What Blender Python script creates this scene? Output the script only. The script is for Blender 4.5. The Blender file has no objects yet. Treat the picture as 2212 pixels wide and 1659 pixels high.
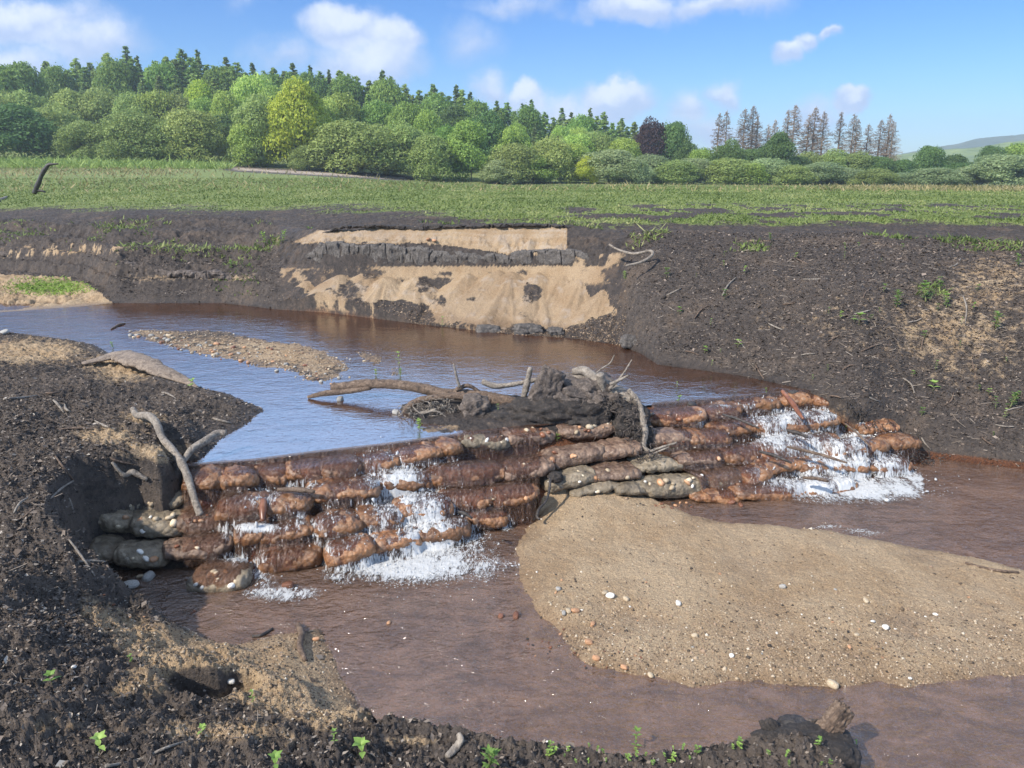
import bpy, math, random
import numpy as np
from mathutils import Vector, Matrix
random.seed(7)
RNG = np.random.default_rng(11)
SC = bpy.context.scene
COL = SC.collection

# ------------------------------------------------------------------ camera
H = 2.6
F = 1661.0
PITCH = math.atan((829.5 - 370) / F)
cam_d = bpy.data.cameras.new('camera'); cam = bpy.data.objects.new('camera', cam_d); COL.objects.link(cam)
cam.location = (0, 0, H); cam.rotation_euler = (math.pi / 2 - PITCH, 0, 0)
cam_d.sensor_width = 36; cam_d.lens = 36 * F / 2212; cam_d.clip_end = 9000; cam_d.clip_start = 0.05
SC.camera = cam
CP, SP = math.cos(PITCH), math.sin(PITCH)

def ray(u, v):
    dx = (u - 1106) / F; dz = -(v - 829.5) / F
    return (dx, CP + dz * SP, -SP + dz * CP)
def P(u, v, z):                      # the point at height z seen at (u, v)
    d = ray(u, v); t = (z - H) / d[2]
    return Vector((d[0] * t, d[1] * t, z))
def D(u, v, y):                      # the point at distance y seen at (u, v)
    d = ray(u, v); t = y / d[1]
    return Vector((d[0] * t, y, H + d[2] * t))
def proj(x, y, z):
    dep = y * CP - (z - H) * SP
    up = y * SP + (z - H) * CP
    return 1106 + F * x / dep, 829.5 - F * up / dep

# ------------------------------------------------------------------ world and sun
SUN_DIR = Vector((-0.66, -0.52, 0.74)).normalized()
elev = math.asin(SUN_DIR.z); azim = math.atan2(SUN_DIR.x, SUN_DIR.y)
W = bpy.data.worlds.new('World'); SC.world = W; W.use_nodes = True
nt = W.node_tree; nt.nodes.clear()
def N(nt, typ, **kw):
    n = nt.nodes.new(typ)
    for k, v in kw.items(): setattr(n, k, v)
    return n
def L(nt, a, b): nt.links.new(a, b)
def math_n(nt, op, a, b=None, c=None, clamp=False):
    n = N(nt, 'ShaderNodeMath', operation=op, use_clamp=clamp)
    for i, x in enumerate((a, b, c)):
        if x is None: continue
        if isinstance(x, (int, float)): n.inputs[i].default_value = x
        else: L(nt, x, n.inputs[i])
    return n.outputs[0]
def mixc(nt, fac, a, b, mode='MIX'):
    n = N(nt, 'ShaderNodeMix', data_type='RGBA', blend_type=mode)
    for s, x in ((n.inputs[0], fac), (n.inputs[6], a), (n.inputs[7], b)):
        if isinstance(x, (int, float)): s.default_value = x
        elif isinstance(x, tuple): s.default_value = (*x, 1) if len(x) == 3 else x
        else: L(nt, x, s)
    return n.outputs[2]
def smooth(nt, x, lo, hi, a=0.0, b=1.0):
    n = N(nt, 'ShaderNodeMapRange', interpolation_type='SMOOTHSTEP')
    L(nt, x, n.inputs[0])
    for i, q in enumerate((lo, hi, a, b)): n.inputs[i + 1].default_value = q
    return n.outputs[0]
def noise_n(nt, vec, scale, detail=4, rough=0.55, dist=0.0):
    n = N(nt, 'ShaderNodeTexNoise'); n.inputs['Scale'].default_value = scale
    n.inputs['Detail'].default_value = detail; n.inputs['Roughness'].default_value = rough
    n.inputs['Distortion'].default_value = dist
    if vec is not None: L(nt, vec, n.inputs['Vector'])
    return n

def ramp(nt, x, stops):
    r = N(nt, 'ShaderNodeValToRGB'); L(nt, x, r.inputs[0]); e = r.color_ramp.elements
    while len(e) < len(stops): e.new(.5)
    for k, (p, c) in enumerate(stops): e[k].position = p; e[k].color = (*c, 1)
    return r.outputs[0]
sky = N(nt, 'ShaderNodeTexSky', sky_type='NISHITA', sun_disc=False)
sky.sun_elevation = elev; sky.sun_rotation = azim
sky.air_density = 1.0; sky.dust_density = 0.35; sky.ozone_density = 2.5
skyc = N(nt, 'ShaderNodeHueSaturation'); L(nt, sky.outputs[0], skyc.inputs['Color'])
skyc.inputs['Saturation'].default_value = 1.2; skyc.inputs['Value'].default_value = 1.0
tc = N(nt, 'ShaderNodeTexCoord')
sep = N(nt, 'ShaderNodeSeparateXYZ'); L(nt, tc.outputs['Generated'], sep.inputs[0])
ysafe = math_n(nt, 'MAXIMUM', sep.outputs[1], 0.12)
comb = N(nt, 'ShaderNodeCombineXYZ')
L(nt, math_n(nt, 'DIVIDE', sep.outputs[0], ysafe), comb.inputs[0])
L(nt, math_n(nt, 'DIVIDE', sep.outputs[2], ysafe), comb.inputs[1])
uvv = comb.outputs[0]
wob = noise_n(nt, uvv, 9, 5, 0.6)
off = N(nt, 'ShaderNodeVectorMath', operation='SUBTRACT'); L(nt, wob.outputs['Color'], off.inputs[0]); off.inputs[1].default_value = (0.5, 0.5, 0.5)
sca = N(nt, 'ShaderNodeVectorMath', operation='SCALE'); L(nt, off.outputs[0], sca.inputs[0]); sca.inputs['Scale'].default_value = 0.085
add = N(nt, 'ShaderNodeVectorMath', operation='ADD'); L(nt, uvv, add.inputs[0]); L(nt, sca.outputs[0], add.inputs[1])
# cumulus: direction of the centre (as seen over the valley) and angular radii
CLOUDS = [(60, 40, 190, 60, 1), (180, 90, 150, 60, .8), (20, 135, 180, 60, .8), (750, 75, 95, 62, 1.1), (835, 105, 75, 60, 1.1), (790, 150, 150, 60, .9),
          (620, 130, 130, 50, .5), (1020, 90, 90, 80, .45), (1370, 15, 140, 42, 1.1), (1560, 5, 170, 36, .8), (1060, 200, 60, 42, .7), (1135, 220, 60, 38, 1.2), (1330, 225, 95, 48, 1.2),
          (1210, 250, 150, 50, .8), (1480, 235, 60, 60, .7), (1560, 205, 50, 30, .7), (1530, 280, 150, 45, .6), (1700, 120, 52, 30, 1.0), (1740, 95, 42, 26, 1.0), (1800, 90, 34, 16, .8),
          (1845, 215, 58, 24, 1.1), (1770, 245, 90, 40, .55), (1110, 10, 160, 30, .5), (540, 5, 80, 30, .3)]
acc = None; low = None
for (cu, cv, ru, rv, amp) in CLOUDS:
    d = ray(cu, cv); a0, e0 = d[0] / d[1], d[2] / d[1]
    s = N(nt, 'ShaderNodeVectorMath', operation='SUBTRACT'); L(nt, add.outputs[0], s.inputs[0]); s.inputs[1].default_value = (a0, e0, 0)
    m = N(nt, 'ShaderNodeVectorMath', operation='MULTIPLY'); L(nt, s.outputs[0], m.inputs[0]); m.inputs[1].default_value = (F / ru * .92, F / rv * .92, 0)
    ln = N(nt, 'ShaderNodeVectorMath', operation='LENGTH'); L(nt, m.outputs[0], ln.inputs[0])
    f = math_n(nt, 'MULTIPLY', math_n(nt, 'SUBTRACT', 1.0, ln.outputs['Value'], clamp=True), amp)
    sp = N(nt, 'ShaderNodeSeparateXYZ'); L(nt, m.outputs[0], sp.inputs[0])
    hh = math_n(nt, 'MULTIPLY', f, math_n(nt, 'ADD', math_n(nt, 'MULTIPLY', sp.outputs[1], .9), .25))
    acc = f if acc is None else math_n(nt, 'MAXIMUM', acc, f)
    low = hh if low is None else math_n(nt, 'MAXIMUM', low, hh)
# added high cloud, unseen above the frame, brightened so the pools mirror more light
nz = N(nt, 'ShaderNodeVectorMath', operation='MULTIPLY'); L(nt, tc.outputs['Generated'], nz.inputs[0]); nz.inputs[1].default_value = (1, 1, 2.2)
hi = noise_n(nt, nz.outputs[0], 2.6, 6, 0.6)
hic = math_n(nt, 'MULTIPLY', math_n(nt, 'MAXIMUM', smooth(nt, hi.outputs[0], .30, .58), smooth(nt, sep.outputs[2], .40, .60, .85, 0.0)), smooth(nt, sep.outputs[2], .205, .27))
fine = noise_n(nt, uvv, 26, 6, 0.65)
body = math_n(nt, 'ADD', acc, math_n(nt, 'MULTIPLY', math_n(nt, 'SUBTRACT', fine.outputs[0], .5), .42))
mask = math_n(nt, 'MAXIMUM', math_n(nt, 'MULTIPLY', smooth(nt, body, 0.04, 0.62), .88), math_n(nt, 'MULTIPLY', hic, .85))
shade = smooth(nt, math_n(nt, 'ADD', low, math_n(nt, 'MULTIPLY', math_n(nt, 'SUBTRACT', fine.outputs[0], .5), .5)), .0, .5)
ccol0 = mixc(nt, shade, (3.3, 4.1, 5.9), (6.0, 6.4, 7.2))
ccol = mixc(nt, smooth(nt, sep.outputs[2], .19, .24), ccol0, mixc(nt, smooth(nt, sep.outputs[2], .40, .52), (6.6, 10.2, 16.5), (4.0, 4.9, 6.6)))  # bright blue band just above the frame, added to lift the upper pool reflection
sepz = N(nt, 'ShaderNodeSeparateXYZ'); L(nt, tc.outputs['Generated'], sepz.inputs[0])
clear = mixc(nt, 1.0, skyc.outputs[0], ramp(nt, math_n(nt, 'MAXIMUM', sepz.outputs[2], 0.0), [(0, (.56, .72, 1.0)), (.10, (.52, .72, 1.0)), (.20, (.44, .66, 1.0)), (.6, (.8, .9, 1.0))]), 'MULTIPLY')
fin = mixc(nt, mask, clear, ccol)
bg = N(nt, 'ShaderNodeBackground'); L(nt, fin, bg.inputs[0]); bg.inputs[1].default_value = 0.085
out = N(nt, 'ShaderNodeOutputWorld'); L(nt, bg.outputs[0], out.inputs[0])

sun_d = bpy.data.lights.new('sun', 'SUN'); sun = bpy.data.objects.new('sun', sun_d); COL.objects.link(sun)
sun_d.energy = 3.4; sun_d.angle = math.radians(1.2); sun_d.color = (1, .94, .85)
sun.rotation_euler = SUN_DIR.to_track_quat('Z', 'Y').to_euler()
vs = SC.view_settings; vs.view_transform = 'Standard'; vs.look = 'None'; vs.gamma = 1; vs.exposure = 0.95

# ------------------------------------------------------------------ numpy noise
_perm = RNG.permutation(256).astype(np.int32); _perm = np.concatenate([_perm, _perm])
_g2 = np.stack([np.cos(np.arange(256) * 2.399), np.sin(np.arange(256) * 2.399)], 1).astype(np.float32)
_g3 = RNG.normal(size=(256, 3)).astype(np.float32); _g3 /= np.linalg.norm(_g3, axis=1, keepdims=True)
def pn2(x, y):
    xi = np.floor(x).astype(np.int32); yi = np.floor(y).astype(np.int32)
    fx = (x - xi).astype(np.float32); fy = (y - yi).astype(np.float32); xi &= 255; yi &= 255
    sx = fx * fx * fx * (fx * (fx * 6 - 15) + 10); sy = fy * fy * fy * (fy * (fy * 6 - 15) + 10)
    def g(ix, iy, dx, dy):
        h = _perm[_perm[ix & 255] + (iy & 255)]; q = _g2[h]
        return q[..., 0] * dx + q[..., 1] * dy
    a = g(xi, yi, fx, fy); b = g(xi + 1, yi, fx - 1, fy); c = g(xi, yi + 1, fx, fy - 1); d = g(xi + 1, yi + 1, fx - 1, fy - 1)
    t = a + sx * (b - a); w = c + sx * (d - c)
    return (t + sy * (w - t)) * 1.5
def fbm2(x, y, s, o=4, r=.5):
    t = 0; a = 1; n = 0
    for k in range(o):
        t = t + a * pn2(x * s + 17.3 * k, y * s + 9.1 * k); n += a; a *= r; s *= 2.03
    return t / n
def pn3(p):
    pi = np.floor(p).astype(np.int32); f = (p - pi).astype(np.float32); pi &= 255
    s = f * f * f * (f * (f * 6 - 15) + 10); res = 0
    for dx in (0, 1):
        for dy in (0, 1):
            for dz in (0, 1):
                h = _perm[(_perm[(_perm[(pi[:, 0] + dx) & 255] + pi[:, 1] + dy) & 255] + pi[:, 2] + dz) & 255]
                q = _g3[h]; dd = q[:, 0] * (f[:, 0] - dx) + q[:, 1] * (f[:, 1] - dy) + q[:, 2] * (f[:, 2] - dz)
                res = res + dd * (s[:, 0] if dx else 1 - s[:, 0]) * (s[:, 1] if dy else 1 - s[:, 1]) * (s[:, 2] if dz else 1 - s[:, 2])
    return res * 1.5
def fbm3(p, s, o=3, r=.5):
    t = 0; a = 1; n = 0
    for k in range(o):
        t = t + a * pn3(p * s + 31.7 * k); n += a; a *= r; s *= 2.03
    return t / n
def sstep(x, a, b):
    t = np.clip((x - a) / (b - a), 0, 1); return t * t * (3 - 2 * t)

# ------------------------------------------------------------------ mesh helpers
def mesh_from(name, V, Fs, mat=None, smooth_=True, cols=None, parent=None, mats=None):
    """V (n,3); Fs (m,3) or (m,4) int array, or list of arrays of both kinds."""
    V = np.asarray(V, np.float32)
    fl = Fs if isinstance(Fs, list) else [Fs]
    fl = [np.asarray(f, np.int32) for f in fl if len(f)]
    me = bpy.data.meshes.new(name)
    me.vertices.add(len(V)); me.vertices.foreach_set('co', V.ravel())
    nl = sum(f.size for f in fl); npoly = sum(len(f) for f in fl)
    me.loops.add(nl); me.polygons.add(npoly)
    me.loops.foreach_set('vertex_index', np.concatenate([f.ravel() for f in fl]))
    tot = np.concatenate([np.full(len(f), f.shape[1], np.int32) for f in fl])
    st = np.concatenate([[0], np.cumsum(tot)[:-1]]).astype(np.int32)
    me.polygons.foreach_set('loop_start', st); me.polygons.foreach_set('loop_total', tot)
    me.update(calc_edges=True)
    if smooth_: me.polygons.foreach_set('use_smooth', np.ones(npoly, bool))
    if cols:
        for k, c in cols.items():
            at = me.color_attributes.new(k, 'FLOAT_COLOR', 'POINT')
            if c.shape[1] == 3: c = np.concatenate([c, np.ones((len(c), 1))], 1)
            at.data.foreach_set('color', np.asarray(c, np.float32).ravel())
    ob = bpy.data.objects.new(name, me); COL.objects.link(ob)
    if mat: me.materials.append(mat)
    if parent: ob.parent = parent
    return ob
def tag(o, label, cat, group=None, kind=None):
    o['label'] = label; o['category'] = cat
    if group: o['group'] = group
    if kind: o['kind'] = kind
    return o
def empty(name, loc, label=None, cat=None, group=None):
    o = bpy.data.objects.new(name, None); COL.objects.link(o); o.location = loc; o.empty_display_size = .1
    if label: tag(o, label, cat, group)
    return o
ORD = ['leftmost', 'second', 'third', 'fourth', 'fifth', 'sixth', 'seventh', 'eighth', 'ninth', 'tenth', 'eleventh', 'twelfth', 'thirteenth', 'fourteenth', 'fifteenth',
       'sixteenth', 'seventeenth', 'eighteenth', 'nineteenth', 'twentieth']
def ordn(i, n):
    if i == 0: return 'leftmost'
    if i == n - 1: return 'rightmost'
    if i < 20 and i <= n // 2: return ORD[i] + ' from the left'
    j = n - 1 - i
    if j < 20: return ORD[j] + ' from the right'
    tens = {2: 'twenty', 3: 'thirty', 4: 'forty'}
    return tens[(i + 1) // 10] + ('-' + ORD[i % 10].replace('leftmost', 'first') if (i + 1) % 10 else '') + ' from the left'
class MB:
    """collects primitives into one mesh"""
    def __init__(s): s.V = []; s.T = []; s.Q = []; s.n = 0
    def add(s, V, T=None, Q=None):
        s.V.append(np.asarray(V, float))
        if T is not None and len(T): s.T.append(np.asarray(T) + s.n)
        if Q is not None and len(Q): s.Q.append(np.asarray(Q) + s.n)
        s.n += len(V)
    def build(s, name, mat, parent=None, smooth_=True, rel=None):
        V = np.concatenate(s.V)
        if rel is not None: V = V - np.array(rel)
        fs = []
        if s.T: fs.append(np.concatenate(s.T))
        if s.Q: fs.append(np.concatenate(s.Q))
        return mesh_from(name, V, fs, mat, smooth_, parent=parent)
def resample(pts, step):
    pts = np.array([list(p) for p in pts], float)
    n = len(pts)
    if n > 2:                                  # Catmull-Rom
        out = []
        ext = np.vstack([2 * pts[0] - pts[1], pts, 2 * pts[-1] - pts[-2]])
        for i in range(n - 1):
            p0, p1, p2, p3 = ext[i:i + 4]
            m = max(2, int(np.linalg.norm(p2[:3] - p1[:3]) / step))
            t = np.linspace(0, 1, m, endpoint=False)[:, None]
            out.append(.5 * ((2 * p1) + (-p0 + p2) * t + (2 * p0 - 5 * p1 + 4 * p2 - p3) * t ** 2 + (-p0 + 3 * p1 - 3 * p2 + p3) * t ** 3))
        out.append(pts[-1:]); return np.concatenate(out)
    m = max(2, int(np.linalg.norm(pts[1, :3] - pts[0, :3]) / step) + 1)
    t = np.linspace(0, 1, m)[:, None]; return pts[0] * (1 - t) + pts[1] * t
def tube(mb, pts, step=.02, sides=8, rough=.12, freq=14, flat=1.0, knob=0.0):
    """pts: rows x,y,z,r. A tapering round bar with an uneven surface and closed ends"""
    R = resample(pts, step); n = len(R); C = R[:, :3]; r = np.maximum(R[:, 3], .0006)
    T = np.gradient(C, axis=0); T /= np.linalg.norm(T, axis=1, keepdims=True) + 1e-9
    ref = np.array([0, 0, 1.0]); A = np.cross(T, ref)
    bad = np.linalg.norm(A, axis=1) < .2
    A[bad] = np.cross(T[bad], [1.0, 0, 0]); A /= np.linalg.norm(A, axis=1, keepdims=True)
    for i in range(1, n):
        a = A[i - 1] - T[i] * np.dot(A[i - 1], T[i]); A[i] = a / (np.linalg.norm(a) + 1e-9)
    B = np.cross(T, A)
    th = np.linspace(0, 2 * math.pi, sides, endpoint=False)
    V = C[:, None] + r[:, None, None] * (np.cos(th)[None, :, None] * A[:, None] + flat * np.sin(th)[None, :, None] * B[:, None])
    V = V.reshape(-1, 3)
    if rough:
        rr = np.repeat(r, sides); nn = fbm3(V, freq, 3) + knob * np.maximum(fbm3(V + 9, freq * .3, 2), 0) * 2
        dirv = V - np.repeat(C, sides, 0); V = V + dirv * (nn * rough * 2.2)[:, None]
    i = np.arange(n - 1)[:, None] * sides + np.arange(sides)[None]
    j = np.arange(n - 1)[:, None] * sides + (np.arange(sides)[None] + 1) % sides
    Q = np.stack([i, j, j + sides, i + sides], -1).reshape(-1, 4)
    k = len(V); V = np.vstack([V, C[0] - T[0] * r[0] * .3, C[-1] + T[-1] * r[-1] * .3])
    a = np.arange(sides); b = (a + 1) % sides
    T1 = np.stack([b, a, np.full(sides, k)], -1); T2 = np.stack([a + (n - 1) * sides, b + (n - 1) * sides, np.full(sides, k + 1)], -1)
    mb.add(V, np.vstack([T1, T2]), Q)
def ico(sub):
    import bmesh
    bm = bmesh.new(); bmesh.ops.create_icosphere(bm, subdivisions=sub, radius=1)
    V = np.array([v.co[:] for v in bm.verts]); T = np.array([[v.index for v in f.verts] for f in bm.faces]); bm.free(); return V, T
ICO = {k: ico(k) for k in (1, 2, 3, 4, 5)}
def lump(mb, c, s, rot=(0, 0, 0), sub=3, rough=.2, freq=1.6, seed=0., boxy=0.0):
    V, T = ICO[sub]; V = V.copy()
    if boxy: 
        m = np.max(np.abs(V), axis=1, keepdims=True); V = V * (1 - boxy) + V / m * boxy * .85
    nn = fbm3(V + seed * 7.13, freq, 4, .55); V = V * (1 + rough * 2 * nn)[:, None]
    V = V * np.array(s); M = np.array(Matrix.Rotation(rot[2], 3, 'Z') @ Matrix.Rotation(rot[1], 3, 'Y') @ Matrix.Rotation(rot[0], 3, 'X'))
    mb.add(V @ M.T + np.array(list(c)), T)

# ------------------------------------------------------------------ materials
def new_mat(name):
    m = bpy.data.materials.new(name); m.use_nodes = True; nt = m.node_tree; nt.nodes.clear()
    o = N(nt, 'ShaderNodeOutputMaterial'); b = N(nt, 'ShaderNodeBsdfPrincipled'); L(nt, b.outputs[0], o.inputs[0])
    return m, nt, b, o
def objvec(nt, stretch=None):
    t = N(nt, 'ShaderNodeTexCoord'); v = t.outputs['Object']
    if stretch:
        m = N(nt, 'ShaderNodeMapping'); L(nt, v, m.inputs[0]); m.inputs['Scale'].default_value = stretch; v = m.outputs[0]
    return v
def bump(nt, b, h, dist, strength=1.0):
    n = N(nt, 'ShaderNodeBump'); n.inputs['Distance'].default_value = dist; n.inputs['Strength'].default_value = strength
    L(nt, h, n.inputs['Height']); L(nt, n.outputs[0], b.inputs['Normal']); return n
def simple_mat(name, stops, scale=20, rough=.85, bumpd=.004, stretch=None, detail=5, rnd=0.0, bscale=None):
    m, nt, b, o = new_mat(name); v = objvec(nt, stretch); n = noise_n(nt, v, scale, detail, .62, .3)
    c = ramp(nt, n.outputs[0], stops)
    if rnd:
        oi = N(nt, 'ShaderNodeObjectInfo'); hs = N(nt, 'ShaderNodeHueSaturation'); L(nt, c, hs.inputs['Color'])
        mr = N(nt, 'ShaderNodeMapRange'); L(nt, oi.outputs['Random'], mr.inputs[0]); mr.inputs[3].default_value = 1 - rnd; mr.inputs[4].default_value = 1 + rnd
        L(nt, mr.outputs[0], hs.inputs['Value']); c = hs.outputs[0]
    L(nt, c, b.inputs['Base Color']); b.inputs['Roughness'].default_value = rough
    n2 = noise_n(nt, v, (bscale or scale * 2.5), 4, .6); bump(nt, b, n2.outputs[0], bumpd)
    return m

# ground: colour attribute 'mix' = sand, green, wet ; 'mix2' = rust, leaf litter, pale
def ground_material():
    m, nt, b, o = new_mat('ground')
    v = objvec(nt)
    A = N(nt, 'ShaderNodeAttribute', attribute_name='mix'); sa = N(nt, 'ShaderNodeSeparateColor'); L(nt, A.outputs['Color'], sa.inputs[0])
    B2 = N(nt, 'ShaderNodeAttribute', attribute_name='mix2'); sb = N(nt, 'ShaderNodeSeparateColor'); L(nt, B2.outputs['Color'], sb.inputs[0])
    nf = noise_n(nt, v, 95, 5, .7); nm = noise_n(nt, v, 11, 5, .65); nl = noise_n(nt, v, 1.7, 4, .6); ng = noise_n(nt, v, 330, 2, .7)
    nc_ = noise_n(nt, v, 28, 4, .7)
    peat = ramp(nt, math_n(nt, 'ADD', math_n(nt, 'MULTIPLY', nf.outputs[0], .34), math_n(nt, 'ADD', math_n(nt, 'MULTIPLY', nc_.outputs[0], .36), math_n(nt, 'MULTIPLY', nm.outputs[0], .30))),
                [(.34, (.018, .015, .014)), (.48, (.050, .041, .036)), (.6, (.10, .079, .065)), (.72, (.19, .15, .12))])
    brown = ramp(nt, nf.outputs[0], [(.3, (.05, .034, .023)), (.5, (.13, .09, .062)), (.7, (.24, .18, .13))])
    bf = smooth(nt, math_n(nt, 'ADD', nl.outputs[0], math_n(nt, 'MULTIPLY', nm.outputs[0], .5)), .76, .95)
    peat = mixc(nt, math_n(nt, 'MULTIPLY', bf, .55), peat, brown)
    sand = ramp(nt, math_n(nt, 'ADD', math_n(nt, 'MULTIPLY', ng.outputs[0], .4), math_n(nt, 'MULTIPLY', nf.outputs[0], .6)),
                [(.33, (.12, .08, .05)), (.45, (.34, .245, .15)), (.55, (.48, .35, .215)), (.70, (.66, .52, .36))])
    sdark = mixc(nt, smooth(nt, math_n(nt, 'ADD', nl.outputs[0], math_n(nt, 'MULTIPLY', nm.outputs[0], .3)), .5, .85), sand, mixc(nt, .5, sand, (.62, .5, .36), 'MULTIPLY'))
    vo = N(nt, 'ShaderNodeTexVoronoi', feature='F1'); vo.inputs['Scale'].default_value = 55; vo.inputs['Randomness'].default_value = 1; L(nt, v, vo.inputs['Vector'])
    sf = smooth(nt, math_n(nt, 'ADD', sa.outputs[0], math_n(nt, 'MULTIPLY', math_n(nt, 'SUBTRACT', nm.outputs[0], .5), 1.5)), .30, .70)
    dryp = mixc(nt, nc_.outputs[0], (.055, .042, .034), (.17, .135, .108))
    c = mixc(nt, sf, mixc(nt, math_n(nt, 'MULTIPLY', sb.outputs[1], smooth(nt, math_n(nt, 'ADD', nl.outputs[0], math_n(nt, 'MULTIPLY', nm.outputs[0], .5)), .55, .9)), peat, dryp), sdark)
    pal = mixc(nt, nf.outputs[0], (.30, .23, .165), (.56, .45, .34))
    c = mixc(nt, smooth(nt, math_n(nt, 'ADD', sb.outputs[2], math_n(nt, 'MULTIPLY', math_n(nt, 'SUBTRACT', nm.outputs[0], .5), .5)), .4, .65), c, pal)
    rust = ramp(nt, nf.outputs[0], [(.35, (.05, .018, .008)), (.5, (.13, .048, .019)), (.66, (.24, .105, .045))])
    c = mixc(nt, smooth(nt, math_n(nt, 'ADD', sb.outputs[0], math_n(nt, 'MULTIPLY', math_n(nt, 'SUBTRACT', nm.outputs[0], .5), .4)), .3, .7), c, rust)
    grn = ramp(nt, math_n(nt, 'ADD', math_n(nt, 'MULTIPLY', nf.outputs[0], .5), math_n(nt, 'MULTIPLY', nl.outputs[0], .5)), [(.35, (.09, .12, .035)), (.5, (.16, .20, .055)), (.65, (.26, .27, .10))])
    c = mixc(nt, smooth(nt, math_n(nt, 'ADD', sa.outputs[1], math_n(nt, 'MULTIPLY', math_n(nt, 'SUBTRACT', nm.outputs[0], .5), .9)), .40, .66), c, grn)
    c = mixc(nt, math_n(nt, 'MULTIPLY', sa.outputs[2], .62), c, mixc(nt, 1.0, c, (.42, .36, .33), 'MULTIPLY'))
    L(nt, c, b.inputs['Base Color'])
    L(nt, math_n(nt, 'SUBTRACT', .92, math_n(nt, 'MULTIPLY', sa.outputs[2], .5)), b.inputs['Roughness'])
    b.inputs['Specular IOR Level'].default_value = .35
    hgt = math_n(nt, 'ADD', math_n(nt, 'ADD', math_n(nt, 'MULTIPLY', nf.outputs[0], 1.0), math_n(nt, 'MULTIPLY', nc_.outputs[0], 2.0)), math_n(nt, 'MULTIPLY', ng.outputs[0], .35))
    bump(nt, b, hgt, .012)
    return m
M_ground = ground_material()

# ------------------------------------------------------------------ terrain
def poly_world(pts, z=None):
    return np.array([[P(p[0], p[1], p[2] if z is None else z)[0], P(p[0], p[1], p[2] if z is None else z)[1]] for p in pts])
def sdf(poly, x, y):
    """signed distance to a closed polygon, positive inside"""
    d = np.full(x.shape, 1e9); ins = np.zeros(x.shape, bool); n = len(poly)
    for i in range(n):
        ax, ay = poly[i]; bx, by = poly[(i + 1) % n]; ex, ey = bx - ax, by - ay
        t = np.clip(((x - ax) * ex + (y - ay) * ey) / (ex * ex + ey * ey + 1e-12), 0, 1)
        d = np.minimum(d, (x - ax - t * ex) ** 2 + (y - ay - t * ey) ** 2)
        if ay != by:
            c = ((ay > y) != (by > y)) & (x < (bx - ax) * (y - ay) / (by - ay) + ax); ins ^= c
    d = np.sqrt(d); return np.where(ins, d, -d)
def img_poly(pts, u, v):
    return sdf(np.array(pts, float), u, v)

UW, LW = .50, 0.0                                   # the two water levels
CREST_PX = [(385, 1035), (550, 1022), (690, 1003), (830, 987), (940, 972), (1080, 952), (1190, 940), (1320, 920), (1420, 893), (1590, 880), (1740, 862), (1840, 858)]
CREST = [P(u, v, .47)[:2] for u, v in CREST_PX]
CREST = [(CREST[0][0] - 6, CREST[0][1] - 1.0)] + CREST + [(CREST[-1][0] + .5, CREST[-1][1] + .6), (CREST[-1][0] + 6, CREST[-1][1] + 6)]
CREST = np.array(CREST)
def crest_s(x, y):
    best = np.full(x.shape, 1e9); sg = np.ones(x.shape)
    for i in range(len(CREST) - 1):
        ax, ay = CREST[i]; ex, ey = CREST[i + 1] - CREST[i]
        t = np.clip(((x - ax) * ex + (y - ay) * ey) / (ex * ex + ey * ey), 0, 1)
        d = (x - ax - t * ex) ** 2 + (y - ay - t * ey) ** 2; c = ex * (y - ay) - ey * (x - ax)
        m = d < best; best = np.where(m, d, best); sg = np.where(m, np.sign(c), sg)
    return np.sqrt(best) * sg - .17
def bed_z(x, y, s):
    Wd = np.interp(x, [-2, 3], [.72, 1.15])
    up = UW - np.clip(.03 + .16 * s, .03, .15)
    t = np.clip(-s / Wd, 0, 1)
    dn = .37 - .47 * t + .10 * (1 - sstep(-s, 0, .14))
    return np.where(s > 0, up, dn)

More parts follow.
